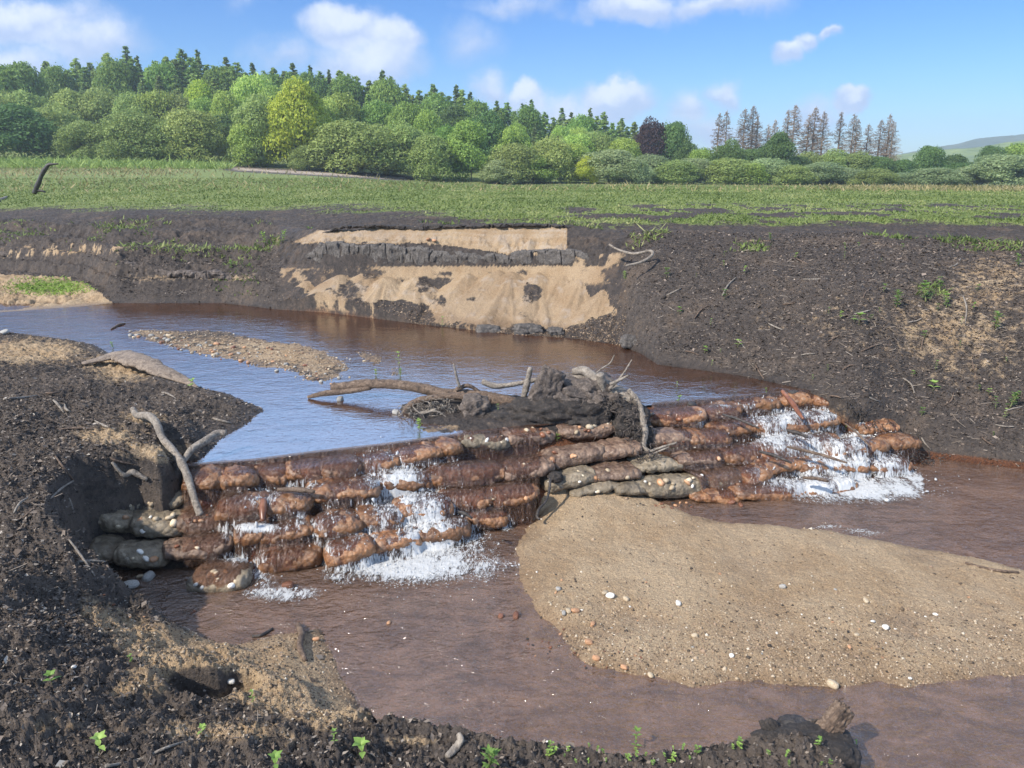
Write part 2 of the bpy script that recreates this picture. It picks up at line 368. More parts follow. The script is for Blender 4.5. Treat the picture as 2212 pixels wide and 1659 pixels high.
ST = [  # station u, shore (v, z), then (v, y) knots up the far bank to 95 m
 (-500, (685, .5), (640, 13), (600, 15.2), (585, 16), (530, 17), (500, 18.5), (450, 24), (400, 45), (358, 95)),
 (0, (675, .5), (640, 13), (600, 15.1), (585, 15.8), (525, 16.8), (490, 18.5), (445, 24), (400, 40), (352, 95)),
 (180, (662, .5), (635, 13.2), (610, 14.2), (590, 14.6), (530, 15.6), (490, 17.5), (445, 23), (395, 42), (353, 95)),
 (250, (655, .5), (625, 12.8), (600, 13.1), (560, 13.5), (530, 14.5), (480, 17), (445, 22.5), (395, 42), (355, 95)),
 (480, (655, .5), (628, 12.75), (600, 12.9), (580, 13.2), (540, 14.2), (480, 16.8), (445, 22), (393, 42), (360, 95)),
 (590, (668, .5), (630, 12.2), (590, 12.6), (560, 13.2), (530, 13.8), (490, 15.2), (455, 20), (395, 42), (366, 95)),
 (700, (675, .5), (640, 12), (585, 12.35), (572, 12.40), (530, 12.52), (498, 13.1), (462, 17), (395, 42), (372, 95)),
 (900, (700, .5), (674, 11.5), (585, 12.0), (575, 12.03), (540, 12.12), (487, 12.5), (462, 15.5), (405, 40), (392, 95)),
 (1100, (722, .5), (694, 11.1), (585, 11.6), (574, 11.63), (548, 11.7), (487, 12.1), (462, 15), (410, 40), (400, 95)),
 (1225, (730, .5), (704, 10.6), (590, 11.2), (575, 11.3), (545, 11.38), (488, 11.9), (468, 14.5), (412, 38), (399, 95)),
 (1335, (745, .5), (700, 9.8), (630, 10.3), (590, 10.6), (550, 10.8), (500, 11.5), (470, 14), (412, 36), (398, 95)),
 (1385, (765, .5), (735, 9.05), (640, 9.6), (590, 10.1), (550, 10.6), (503, 11.3), (472, 14), (412, 36), (398, 95)),
 (1420, (788, .5), (755, 8.5), (640, 9.4), (590, 9.9), (550, 10.4), (505, 11.2), (472, 14), (412, 36), (399, 95)),
 (1600, (812, .5), (780, 8.08), (650, 9.0), (590, 9.7), (550, 10.3), (510, 11.2), (475, 14), (413, 36), (400, 95)),
 (1840, (868, .5), (835, 7.12), (700, 8.1), (620, 8.9), (560, 9.9), (515, 11), (475, 14), (414, 36), (402, 95)),
 (1872, (905, .36), (865, 6.95), (720, 7.9), (620, 8.9), (560, 9.8), (516, 11), (475, 14), (414, 36), (402, 95)),
 (1920, (950, .14), (890, 6.98), (740, 7.9), (630, 8.8), (565, 9.7), (518, 10.9), (475, 14), (414, 36), (403, 95)),
 (1960, (985, 0), (900, 7.0), (750, 7.9), (640, 8.7), (570, 9.6), (520, 10.8), (475, 14), (414, 36), (403, 95)),
 (2212, (1015, 0), (920, 6.75), (770, 7.5), (650, 8.4), (580, 9.4), (530, 10.5), (478, 14), (415, 36), (405, 95)),
 (2900, (1070, 0), (970, 6.3), (800, 7.2), (670, 8.2), (590, 9.2), (535, 10.3), (478, 14), (415, 36), (405, 95))]
KN = []
for k in range(9):
    rows = []
    for st in ST:
        p = P(st[0], st[1][0], st[1][1]) if k == 0 else D(st[0], st[k + 1][0], st[k + 1][1])
        rows.append((p[0] / p[1], p[1], p[2]))
    KN.append(np.array(rows))
def far_knots(a):
    Y = [np.interp(a, k[:, 0], k[:, 1]) for k in KN]; Z = [np.interp(a, k[:, 0], k[:, 2]) for k in KN]
    Y += [np.full_like(a, 150.), np.full_like(a, 420.), np.full_like(a, 950.)]
    rise = np.interp(a, [-.8, -.1, .15, .7], [5.5, 4.0, 0.0, -.6])
    Z += [Z[8] + rise, Z[8] + rise * 1.2 - 4, Z[8] - 12]
    return Y, Z
def far_z(a, y):
    Y, Z = far_knots(a); z = np.full(np.broadcast(a, y).shape, -5.0)
    for k in range(len(Y) - 1):
        t = (y - Y[k]) / (Y[k + 1] - Y[k]); m = (t >= 0) & (t <= 1)
        z = np.where(m, Z[k] * (1 - t) + Z[k + 1] * t, z)
    return z, Y, Z

NEAR_PX = [(-700, 690, .5), (-300, 700, .5), (0, 715, .5), (100, 730, .5), (210, 745, .5), (250, 770, .5), (330, 790, .5), (430, 835, .5), (500, 852, .5), (575, 885, .5), (545, 905, .52), (505, 920, .55),
  (470, 945, .55), (430, 970, .58), (395, 995, .5), (388, 1036, .45), (345, 1062, .42), (300, 1062, .40), (235, 1086, .38), (200, 1108, .34), (184, 1135, .34), (176, 1190, .32), (188, 1268, .18), (230, 1315, .06), (300, 1345, .02),
  (370, 1352, .02), (420, 1368, .02), (500, 1387, .02), (600, 1362, .02), (690, 1350, .02), (715, 1385, .02), (740, 1450, .02), (770, 1505, .02), (795, 1540, .03), (850, 1560, .12), (950, 1570, .15), (1020, 1590, .15),
  (1200, 1600, .12), (1350, 1612, .12), (1500, 1608, .12), (1630, 1600, .12), (1670, 1580, .12), (1800, 1580, .12), (1850, 1620, .12), (1900, 1659, .1), (1960, 1760, .1)]
NEAR = np.vstack([poly_world(NEAR_PX), [(2.2, .3), (2.5, -3), (-16, -3), (-22, 9)]])
CTRL = [(-400, 720, .6), (0, 722, .56), (200, 762, .6), (400, 850, .62), (540, 890, .56), (300, 790, .58), (0, 800, .72), (-300, 850, .85), (0, 900, .82), (200, 900, .74), (400, 950, .68), (0, 1000, .82), (200, 1030, .72), (330, 1040, .67),
  (100, 1100, .72), (0, 1200, .74), (120, 1200, .60), (0, 1350, .64), (120, 1300, .45), (200, 1350, .24), (300, 1370, .11), (400, 1400, .11), (600, 1400, .09), (700, 1440, .07), (300, 1450, .3), (150, 1450, .5), (0, 1500, .64),
  (400, 1520, .31), (550, 1520, .18), (700, 1530, .13), (300, 1600, .48), (500, 1600, .40), (700, 1600, .34), (900, 1600, .24), (1000, 1640, .24), (1200, 1640, .2), (1400, 1640, .19), (1700, 1620, .22), (1850, 1659, .16)]
CT = np.array([list(P(*c)) for c in CTRL] + [[0, .5, .75], [-2, .5, .95], [2, .3, .5], [0, -2, 1.0], [-4, 1, 1.0], [-8, 4, 1.2]])
def near_surface(x, y):
    num = 0; den = 0
    for cx, cy, cz in CT:
        w = 1 / ((x - cx) ** 2 + (y - cy) ** 2 + .03) ** 1.6; num = num + w * cz; den = den + w
    return num / den
SANDBAR = poly_world([(1180, 1085), (1120, 1150), (1105, 1180), (1110, 1240), (1140, 1300), (1185, 1360), (1205, 1405), (1260, 1440), (1330, 1456), (1420, 1466), (1500, 1488), (1640, 1474), (1720, 1488), (1800, 1492), (1900, 1480), (1960, 1488), (2100, 1468),
   (2240, 1462), (2700, 1440), (2700, 1270), (2212, 1226), (2000, 1180), (1800, 1141), (1600, 1126), (1500, 1108), (1440, 1088), (1380, 1060), (1300, 1040), (1230, 1050)], .01)
GRAVEL = poly_world([(272, 716), (340, 712), (480, 716), (560, 732), (650, 742), (720, 765), (757, 790), (742, 815), (700, 832), (640, 805), (560, 792), (480, 772), (400, 757), (330, 738)], .5)
ISLE = poly_world([(858, 905), (900, 872), (1000, 852), (1250, 848), (1390, 868), (1402, 900), (1400, 925), (1320, 935), (1180, 948), (1080, 950), (1010, 940), (930, 925)], .5)
PATCH = [poly_world(p, .5) for p in ([(760, 760), (800, 757), (835, 772), (840, 785), (800, 790), (770, 772)], [(835, 800), (850, 792), (870, 796), (862, 812), (840, 815)], [(890, 925), (940, 915), (1000, 925), (980, 940), (920, 938)])]

# rows and columns: fine where the picture needs it
ys = list(np.arange(.9, 6, .0105)) + list(np.arange(6, 8.6, .015)) + list(np.arange(8.6, 14, .018))
d = 14.0
while d < 100: ys.append(d); d += .00085 * d ** 1.5
while d < 930: ys.append(d); d *= 1.035
ys = np.array(ys); AMAX = 1.2; NC = 1370
av = np.linspace(-AMAX, AMAX, NC)
A2, Y2 = np.meshgrid(av, ys); X2 = A2 * Y2
Zf, KY, KZ = far_z(av[None, :].repeat(len(ys), 0), Y2)
KY = [k[0] for k in KY]; KZ = [k[0] for k in KZ]
S2 = crest_s(X2, Y2) * 1.0
isfar = Y2 > KY[0][None]
Z = bed_z(X2, Y2, S2) + .02 * fbm2(X2, Y2, 2.2, 3) * np.clip(Y2, 0, 1)
REG = np.full(Z.shape, 5, np.int8)                  # 5 stream bed
ny = np.searchsorted(ys, 17.)
x, y = X2[:ny], Y2[:ny]; zz = Z[:ny]; reg = REG[:ny]
wl = np.clip(UW + S2[:ny] / np.interp(x, [-2, 3], [.72, 1.15]) * .5, LW, UW)
# near bank
dn = sdf(NEAR, x, y); surf = near_surface(x, y)
edge = fbm2(x, y, 3.0, 4) * .05 + fbm2(x, y, 13, 3) * .02
dn = dn + edge * .6
steep = sstep(surf - wl, .12, .35)
rim = wl - .008 + np.clip(dn, 0, 9) * (.40 + 4.5 * steep)
n1 = fbm2(x, y, 1.6, 3); n2 = fbm2(x, y, 7.5, 4, .6); n3 = fbm2(x, y, 24, 4, .65)
pe_r = np.clip(.3 + steep + sstep(surf, .1, .35), 0, 1)
peat_h = surf + .035 * n1 + pe_r * (.055 * n2 + .034 * n3 + .022 * np.abs(fbm2(x, y, 38, 3)))
hole = lambda uu, vv, z0, rx, ry, dp: dp * np.exp(-(((x - P(uu, vv, z0)[0]) / rx) ** 2 + ((y - P(uu, vv, z0)[1]) / ry) ** 2) ** 2)
peat_h = peat_h - hole(425, 1480, .25, .15, .09, .28) - hole(515, 1465, .22, .10, .08, .24) - hole(812, 1562, .2, .06, .05, .2) + hole(300, 1490, .3, .22, .12, .05)
peat_h = peat_h - hole(130, 860, .7, .25, .2, .05) - hole(60, 1010, .75, .4, .2, .06) + hole(450, 1020, .7, .3, .3, .0)
zb = np.minimum(peat_h, rim + (.06 * n2 + .04 * n3) * steep)
m = dn > 0
zz[:] = np.where(m, np.maximum(zz, zb), zz); reg[m] = 0
# sand bar
ds = sdf(SANDBAR, x, y) + .03 * fbm2(x, y, 4, 3) + .008 * n3
top = np.array(P(1290, 1062, .15))
sb = -.03 + .070 * (1 - np.exp(-np.clip(ds, 0, 9) / .06)) + .012 * (1 - np.exp(-np.clip(ds, 0, 9) / .5)) + .05 * np.exp(-((x - top[0]) ** 2 + (y - top[1]) ** 2) / .16)
sb = sb + .022 * n1 + .012 * n2 + .007 * n3 - .022 * sstep(fbm2(x + 5, y, 1.4, 3), .1, .5)
m = ds > 0; zz[:] = np.where(m, np.maximum(zz, sb), zz); reg[m & (S2[:ny] < -.2)] = 3
# gravel bar, mud island under the driftwood and little mud patches
dg = sdf(GRAVEL, x, y) + .08 + .12 * fbm2(x, y, 2.5, 4)
gz_ = UW - .022 + .055 * (1 - np.exp(-np.clip(dg, 0, 9) / .22)) + .012 * n2 + .010 * n3
m = dg > 0; zz[:] = np.where(m, np.maximum(zz, gz_), zz); reg[m] = 4
di = sdf(ISLE, x, y) + .06 * fbm2(x, y, 5, 3)
iz = UW - .03 + (.08 * (1 - np.exp(-np.clip(di, 0, 9) / .16)) + .03 * n2 + .02 * n3) * sstep(S2[:ny], -.04, .14)
m = di > 0; zz[:] = np.where(m & (S2[:ny] > -.05), np.maximum(zz, iz), zz); reg[m & (S2[:ny] > -.05)] = 7
for pp in PATCH:
    dp = sdf(pp, x, y) + .08 * fbm2(x, y, 6, 3); pz = UW - .015 + .02 * (1 - np.exp(-np.clip(dp, 0, 9) / .05)) + .006 * n3
    m = dp > 0; zz[:] = np.where(m, np.maximum(zz, pz), zz); reg[m] = 4
# far bank
U2, V2 = proj(X2, Y2, np.where(isfar, Zf, Z))
bank_t = np.clip((Y2 - KY[0][None]) / (KY[5] - KY[0])[None], 0, 3)
fl_amp = sstep(Y2, 6, 9) * (1 - sstep(Y2, 40, 90))
nb1 = fbm2(X2, Y2, .9, 4); nb2 = fbm2(X2, Y2, 4.5, 4, .6); nb3 = fbm2(X2, Y2, 17, 4, .62)
scarp = sstep(U2, 585, 625) * (1 - sstep(U2, 1335, 1372)) * isfar * (1 - sstep(bank_t, .98, 1.08))
leftb = (1 - sstep(U2, 560, 610)) * isfar * (1 - sstep(bank_t, 1.0, 1.6))
rough_b = np.where(isfar, .06 * nb1 + .045 * nb2 + .022 * nb3, 0) * (1 - .65 * scarp)
fieldm = sstep(bank_t, 1.0, 1.8)
rough_b = rough_b * (1 - .35 * fieldm) + .03 * nb3 * fieldm * isfar
zfar = Zf + rough_b * sstep(bank_t, 0, .12)
# ledges and cracks of the left bank
led = leftb * ((np.abs(((Zf + .08 * nb1 + .03 * nb2) * 5) % 1 - .5) - .25) * .22 + .05 * nb2 + .03 * nb3)
zfar = zfar + led * sstep(bank_t, 0, .1)
# talus cones of sand under the scarp
CONES = [(735, 588, 12.1, .60), (790, 583, 12.1, .58), (835, 592, 11.9, .58), (900, 592, 11.85, .60), (985, 640, 11.2, .66), (1010, 586, 11.7, .6), (1075, 580, 11.6, .54), (1105, 583, 11.5, .54), (1165, 583, 11.4, .56), (1215, 588, 11.25, .60), (1175, 655, 10.75, .70), (1310, 618, 10.5, .72), (1260, 592, 11.0, .66), (665, 600, 12.3, .66), (1345, 640, 10.2, .8)]
cone = np.full(Z.shape, -9.0)
r0, r1 = np.searchsorted(ys, [9.0, 14.0]); sl = slice(r0, r1)
xx, yy = X2[sl], Y2[sl]
for cu, cv, cy, k in CONES:
    p = D(cu, cv, cy); q = np.sqrt((xx - p[0]) ** 2 + ((yy - p[1]) * 1.0) ** 2 + .004)
    ang = np.arctan2(xx - p[0], yy - p[1]); q = q * (1 + .07 * pn2(ang * 7 + cu, q * .6) + .10 * pn2(ang * 2 + cu, q * .8))
    cone[sl] = np.maximum(cone[sl], p[2] - k * q)
useC = (cone > zfar) & (scarp > .3) & isfar & (V2 > 570)
conesand = np.zeros(Z.shape); conesand[useC] = 1
zfar = np.where(useC, cone + .008 * nb3 + .012 * nb2 * sstep(U2, 1230, 1300), zfar)
# dark clay band stands proud: blocky
band = scarp * sstep(V2, 508 + 12 * nb1, 522) * (1 - sstep(V2, 566, 572)) 
zfar = zfar + band * (.03 * np.round(nb2 * 3) + .02 * nb3)
# rubble at the foot
foot = isfar * (1 - sstep(zfar, UW + .1, UW + .28))
zfar = zfar + foot * .05 * np.maximum(nb2 + .1, 0) * scarp + scarp * .03 * nb2 * sstep(bank_t, .1, .3)
Z = np.where(isfar, np.maximum(zfar, np.where(Y2 < 17, LW - .03, -50)), Z)
# the strip just in front of the far shore dips under water
REG[isfar] = 1; REG[isfar & (scarp > .5)] = 2; REG[isfar & (bank_t > 1.12)] = 6; REG[isfar & (bank_t < 1.12) & (U2 < 560) & (bank_t > .0)] = 8
flat = isfar & (Y2 < KY[2][None] * 1.01) & (U2 < 150 + (V2 - 600) * 1.7 + 22 * nb1 + 12 * nb2); REG[flat] = 9
REG[(Y2 > 96)] = 10
U2, V2 = proj(X2, Y2, Z)

# ---- what the ground is made of
sand = np.zeros(Z.shape); green = np.zeros(Z.shape); wet = np.zeros(Z.shape); rust = np.zeros(Z.shape); pale = np.zeros(Z.shape)
NB = fbm2(X2, Y2, .55, 4); NBB = fbm2(X2 + 40, Y2 * 1.6, .35, 4)
m = REG == 3; sand[m] = .95; 
wetb = 1 - sstep(Z, LW + .0, LW + .06); wet[m] = wetb[m] * .9
m = REG == 5
sand[m] = (.72 + .35 * NB[m] + .2 * fbm2(X2[m], Y2[m], 3.1, 3)) * np.where((U2[m] < 450) & (S2[m] > -1.1), .2, 1); rust[m] = np.where(S2[m] > -1.15, .72, .0) * sstep(U2[m], 330, 470) ; wet[m] = .1
m = (REG == 5) & (S2 > 0); rust[m] = .75; sand[m] = .2
m = REG == 4; sand[m] = .55 + .35 * NB[m]; wet[m] = (1 - sstep(Z, UW, UW + .03))[m] * .8
m = REG == 7; sand[m] = .15; wet[m] = .5
m = REG == 0
ss = np.maximum(img_poly([(180, 1290), (300, 1330), (400, 1355), (560, 1350), (720, 1360), (760, 1500), (800, 1560), (700, 1570), (560, 1530), (420, 1500), (240, 1500), (300, 1430), (180, 1340)], U2[:ny], V2[:ny]) / 40, -1)
t = .45 + .5 * ss + .25 * NB[:ny]; t = np.where(ss > 0, np.maximum(t, .5), t) - 1.2 * np.exp(-((U2[:ny] - 450) / 95) ** 2 - ((V2[:ny] - 1462) / 32) ** 2)
for (cu, cv, ru, rv, am) in [(270, 790, 90, 40, .6), (60, 760, 160, 32, .55), (310, 900, 60, 18, .5), (230, 940, 90, 25, .5), (330, 975, 90, 30, .45), (110, 770, 100, 20, .3), (480, 1580, 220, 40, .35), (90, 1560, 120, 30, .25), (900, 1600, 90, 18, .3), (200, 1430, 60, 30, -.3)]:
    t = np.maximum(t, (am + .14) * np.exp(-((U2[:ny] - cu) / ru) ** 2 - ((V2[:ny] - cv) / rv) ** 2) * 1.25 + .1 * NB[:ny]) if am > 0 else t
mm = m[:ny]; sand[:ny][mm] = np.clip(t, 0, 1)[mm]
wt = (1 - sstep(Z, wl.max() * 0 + .0, .05)); wet[:ny][mm] = np.maximum(1 - sstep(Z[:ny] - np.where(S2[:ny] > 0, UW, LW), .0, .06), 0)[mm]
# cracked clay on the near left bank
# scarp
m = REG == 2
upper = sstep(V2, 487 + 7 * nb2 + 6 * nb1, 491 + 7 * nb2 + 6 * nb1) * (1 - sstep(V2, 522 + 22 * sstep(U2, 900, 1120) + 6 * nb2, 528 + 22 * sstep(U2, 900, 1120) + 6 * nb2)) * sstep(U2, 690 - (V2 - 490) * 2.2, 720 - (V2 - 490) * 2.2) * (1 - sstep(U2, 1222, 1228))
right = sstep(U2, 1228, 1250) * sstep(V2, 540, 550) * (1 - sstep(V2, 575, 600))
thin = np.exp(-((V2 - (574 + 4 * nb1)) / 5) ** 2)
below = sstep(V2, 574, 582) * (1 - sstep(V2, 640, 690))
lsand = below * (1 - sstep(U2, 640, 780)) * sstep(nb2 + (600 - V2) / 60, -.1, .2) * .7
cs = conesand * sstep(nb1 * .5 + .35 * nb2 + (Z - (UW + .04)) * 2.8 - .45 * sstep(U2, 1215, 1290) * sstep(V2, 640, 690) - .35 * (1 - sstep(U2, 900, 960)) * sstep(V2, 625, 665) - .6 * (1 - sstep(U2, 660, 760)), -.02, .25)
scn = np.maximum.reduce([upper, lsand, cs, right * sstep(nb2, -.2, .3) * .8, below * .5 * sstep(nb2, 0, .4), sstep(V2, 571, 578) * (1 - sstep(V2, 598 + 22 * nb1, 625 + 22 * nb1)) * sstep(U2, 730, 840) * (1 - sstep(U2, 1290, 1330)) * .85])
scn = scn * (1 - .75 * sstep(fbm2(X2, Z * 1.7, 1.9, 4) + .16 * (1 - sstep(U2, 780, 980)), .0, .45) * sstep(V2, 578, 590))
sand[m] = scn[m]; strat = .5 * sstep(pn2(X2 * .5, Z * 30 + nb1 * 2), .1, .6)
pale[m] = np.maximum(upper * (.52 - strat) + .2 * nb2, cs * (.42 + .4 * nb2) - .3 * sstep(fbm2(X2, Z * 2.2, 2.4, 4), .0, .3))[m] * (scn[m] > .3)
wet[m] = np.clip(1 - sstep(Z, UW + .02, UW + .16) + .42 + .5 * nb1, 0, 1)[m]
# banks: thin pale line at the top of the right bank, brown slumps
m = (REG == 1) | (REG == 8)
line = np.exp(-((V2 - (520 + (U2 - 1700) * .012 + 5 * nb1)) / 5) ** 2) * sstep(U2, 1560, 1660) * sstep(NBB + .15, 0, .3)
slump = np.exp(-((U2 - 2090) / 190) ** 2 - ((V2 - 730) / 130) ** 2) * .48 + np.exp(-((U2 - 2150) / 100) ** 2 - ((V2 - 590) / 60) ** 2) * .4 + np.exp(-((U2 - 1750) / 260) ** 2 - ((V2 - 690) / 90) ** 2) * .25
ledg = np.exp(-((V2 - (540 + 26 * nb1)) / 13) ** 2) * (1 - sstep(U2, 230, 330)) * .75 * sstep(nb2 + nb3, -.25, .3) + np.exp(-((V2 - (600 + 8 * nb1)) / 12) ** 2) * sstep(U2, 230, 300) * (1 - sstep(U2, 540, 590)) * .42 + np.exp(-((U2 - 630) / 45) ** 2 - ((V2 - 518) / 9) ** 2) * .9
sand[m] = np.clip(line * .8 + slump + ledg + .22 * nb2, 0, 1)[m]
wet[m] = (1 - sstep(Z - np.where(S2 > 0, UW, LW), .0, .1))[m]; rust[m] = (sstep(U2, 1700, 1900) * (1 - sstep(Z, .02, .09)))[m]
gp = np.exp(-((U2 - 620) / 60) ** 2 - ((V2 - 520) / 22) ** 2) * .55 + np.exp(-((U2 - 2010) / 60) ** 2 - ((V2 - 630) / 30) ** 2) * .5 + np.exp(-((U2 - 1990) / 80) ** 2 - ((V2 - 720) / 50) ** 2) * .35
green[m] = (gp + .1 * nb2)[m]
m = REG == 9
sand[m] = .8; green[m] = (.75 * np.exp(-((U2 - 110) / 110) ** 2 - ((V2 - 618) / 22) ** 2) + .2 * nb2)[m]; wet[m] = (1 - sstep(Z, UW, UW + .03))[m]
# field
rt = sstep(U2, 700, 1300)
gd = rt * np.interp(V2, [395, 445, 470, 490, 506], [1.0, .95, .85, .55, .1]) + (1 - rt) * np.interp(V2, [395, 425, 445, 465, 505], [1.0, .95, .6, .22, .05]) + .34 * NBB + .18 * fbm2(X2, Y2 * .8, 1.8, 3)
gd = gd - 1.3 * np.exp(-((U2 - 1750) / 520) ** 4 - ((V2 - 458) / 18) ** 2) * sstep(fbm2(X2 + 9, Y2 * .6, 1.1, 4), -.12, .18)
gd = gd - .8 * np.exp(-((V2 - 500) / 9) ** 2) * sstep(U2, 1300, 1500) 
m = (REG == 6) | (REG == 10); green[m] = np.clip(gd, 0, 1)[m]
strip = sstep(U2, 440, 520) * (1 - sstep(U2, 860, 930)) * np.exp(-((V2 - (372 + (U2 - 640) * .055)) / 7) ** 2)
pale[m] = (strip * .6 + .25 * strip * NB)[m]
green[m] = (green * (1 - strip))[m]
dry = np.exp(-((V2 - 408) / 6) ** 2) * sstep(U2, 1700, 2000) * .5 + .5 * np.exp(-((V2 - (372)) / 9) ** 2) * (1 - sstep(U2, 350, 450)) 
dryb = np.where(REG == 0, .9, np.where((REG == 1) | (REG == 8), .25, 0))
MIX = np.stack([np.clip(sand, 0, 1), np.clip(green, 0, 1), np.clip(wet, 0, 1)], -1).reshape(-1, 3)
MIX2 = np.stack([np.clip(rust, 0, 1), np.clip(dryb, 0, 1), np.clip(pale, 0, 1)], -1).reshape(-1, 3)
VV = np.stack([X2, Y2, Z], -1).reshape(-1, 3)
nr, nc = Z.shape
idx = np.arange(nr * nc).reshape(nr, nc)
quads = np.stack([idx[:-1, :-1], idx[:-1, 1:], idx[1:, 1:], idx[1:, :-1]], -1).reshape(-1, 4)
qreg = REG[:-1, :-1].reshape(-1)
REGN = {0: ('near_bank', 'dark peaty near bank with pale leaf chips sloping to the stream', 'bank'), 1: ('right_bank', 'dark peat slope of twigs and chips right of the sandy scarp', 'bank'),
        2: ('sand_scarp', 'collapsed sandy scarp with a dark clay band and fans of sand', 'scarp'), 3: ('sand_bar', 'pale brown sand bar with scattered pebbles below the weir', 'sand bar'),
        4: ('gravel_bar', 'low gravel bar between blue and brown water in the upper pool', 'gravel bar'), 5: ('stream_bed', 'rusty brown stream bed under the shallow water', 'stream bed'),
        6: ('field', 'green field of low plants with bare peat patches', 'field'), 7: ('mud_island', 'wet mud under the driftwood pile on the weir', 'mud'),
        8: ('left_bank', 'dark crumbling bank with ledges left of the sandy scarp', 'bank'), 9: ('mud_flat', 'flat sandy mud with bright green moss at the upper left', 'mud flat'),
        10: ('forest_floor', 'ground beneath the trees behind the field', 'ground')}
for k, (nm, lb, ct) in REGN.items():
    q = quads[qreg == k]
    if not len(q): continue
    used, inv = np.unique(q, return_inverse=True)
    o = mesh_from(nm, VV[used], inv.reshape(-1, 4), M_ground, True, {'mix': MIX[used], 'mix2': MIX2[used]})
    tag(o, lb, ct, kind='structure')

def gz(x, y):
    x = np.asarray(x, float); y = np.asarray(y, float)
    fi = (x / y + AMAX) / (2 * AMAX) * (NC - 1); ci = np.clip(np.round(fi).astype(int), 0, NC - 1)
    ri = np.clip(np.searchsorted(ys, y), 0, len(ys) - 1)
    return Z[ri, ci]
def greg(x, y):
    ci = np.clip(np.round((x / y + AMAX) / (2 * AMAX) * (NC - 1)).astype(int), 0, NC - 1); ri = np.clip(np.searchsorted(ys, y), 0, len(ys) - 1)
    return REG[ri, ci]
def hit(u, v, water=True):
    """first ground (or water) point seen at (u, v)"""
    d = np.array(ray(u, v)); yl = np.concatenate([np.arange(1.2, 16, .01), np.arange(16, 130, .1)]); t = yl / d[1]
    px = d[0] * t; pz = H + d[2] * t; g = gz(px, yl)
    if water: g = np.maximum(g, np.where(crest_s(px, yl) > 0, UW, LW) * (yl < 17) - 99 * (yl >= 17))
    k = np.argmax(pz <= g)
    if pz[k] > g[k]: k = len(yl) - 1
    return Vector((px[k], yl[k], g[k]))

# ------------------------------------------------------------------ water
def water_mat(name, tint, rip, ior=1.33, scale=(1, 1, 1), murk=.35, murkc=(.12, .05, .02), br=1.0):
    m, nt, b, o = new_mat(name); nt.nodes.remove(b)
    v = objvec(nt, scale)
    n1 = noise_n(nt, v, 3.5, 4, .6, .6); n2 = noise_n(nt, v, 14, 3, .55, .5); n3 = noise_n(nt, v, 42, 2, .5)
    h = math_n(nt, 'ADD', math_n(nt, 'MULTIPLY', n1.outputs[0], 1.0), math_n(nt, 'ADD', math_n(nt, 'MULTIPLY', n2.outputs[0], .45 * br), math_n(nt, 'MULTIPLY', n3.outputs[0], .16 * br)))
    bp = N(nt, 'ShaderNodeBump'); bp.inputs['Distance'].default_value = rip; L(nt, h, bp.inputs['Height'])
    tr = N(nt, 'ShaderNodeBsdfTransparent'); tr.inputs[0].default_value = (*tint, 1)
    mv = objvec(nt, (.9, 1.3, 1)); m1 = noise_n(nt, mv, 2.2, 6, .65, 1.6); m2 = noise_n(nt, objvec(nt, (1, 1.5, 1)), 11, 5, .7, 2.0)
    mk = smooth(nt, math_n(nt, 'ADD', math_n(nt, 'MULTIPLY', m1.outputs[0], .6), math_n(nt, 'MULTIPLY', m2.outputs[0], .4)), .38, .62)
    df = N(nt, 'ShaderNodeBsdfDiffuse'); L(nt, mixc(nt, mk, tuple(q * .62 for q in murkc), tuple(min(1, q * 1.3) for q in murkc)), df.inputs[0])
    mx0 = N(nt, 'ShaderNodeMixShader'); mx0.inputs[0].default_value = murk; L(nt, tr.outputs[0], mx0.inputs[1]); L(nt, df.outputs[0], mx0.inputs[2])
    gl = N(nt, 'ShaderNodeBsdfGlossy'); gl.inputs['Roughness'].default_value = .06; L(nt, bp.outputs[0], gl.inputs['Normal'])
    fr = N(nt, 'ShaderNodeFresnel'); fr.inputs[0].default_value = ior; L(nt, bp.outputs[0], fr.inputs[1])
    mx = N(nt, 'ShaderNodeMixShader'); L(nt, fr.outputs[0], mx.inputs[0]); L(nt, mx0.outputs[0], mx.inputs[1]); L(nt, gl.outputs[0], mx.inputs[2])
    L(nt, mx.outputs[0], o.inputs[0]); return m
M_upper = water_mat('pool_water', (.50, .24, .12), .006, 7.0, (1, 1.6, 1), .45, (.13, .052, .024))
M_lower = water_mat('stream_water', (.86, .66, .54), .040, 1.95, (1.0, 1.7, 1), .34, (.36, .215, .14), 1.6)
def ngon(name, pts, z, mat):
    me = bpy.data.meshes.new(name); me.from_pydata([(p[0], p[1], z) for p in pts], [], [list(range(len(pts)))]); me.update()
    if me.polygons[0].normal.z < 0: me.flip_normals()
    o = bpy.data.objects.new(name, me); COL.objects.link(o); me.materials.append(mat); return o
cu = [tuple(c) for c in CREST]
nrm = []
for i in range(len(CREST)):
    a = CREST[max(0, i - 1)]; b = CREST[min(len(CREST) - 1, i + 1)]; e = b - a; e /= np.linalg.norm(e); nrm.append((-e[1], e[0]))
nrm = np.array(nrm)
o = ngon('upper_pool_water', [tuple(c + n * .17) for c, n in zip(CREST[:-1], nrm[:-1])] + [(9.5, 17), (-17, 17), (-17, 5)], UW, M_upper)
tag(o, 'peaty brown upper pool mirroring blue sky on the left and the scarp', 'water', kind='structure')
o = ngon('lower_stream_water', [tuple(c - n * .45) for c, n in zip(CREST[1:-2], nrm[1:-2])] + [(3.9, 6.9), (9, 7.2), (9, -1), (-4, -1), (-4, 4.6)], LW, M_lower)
tag(o, 'shallow brown stream water below the weir flowing round the sand bar', 'water', kind='structure')

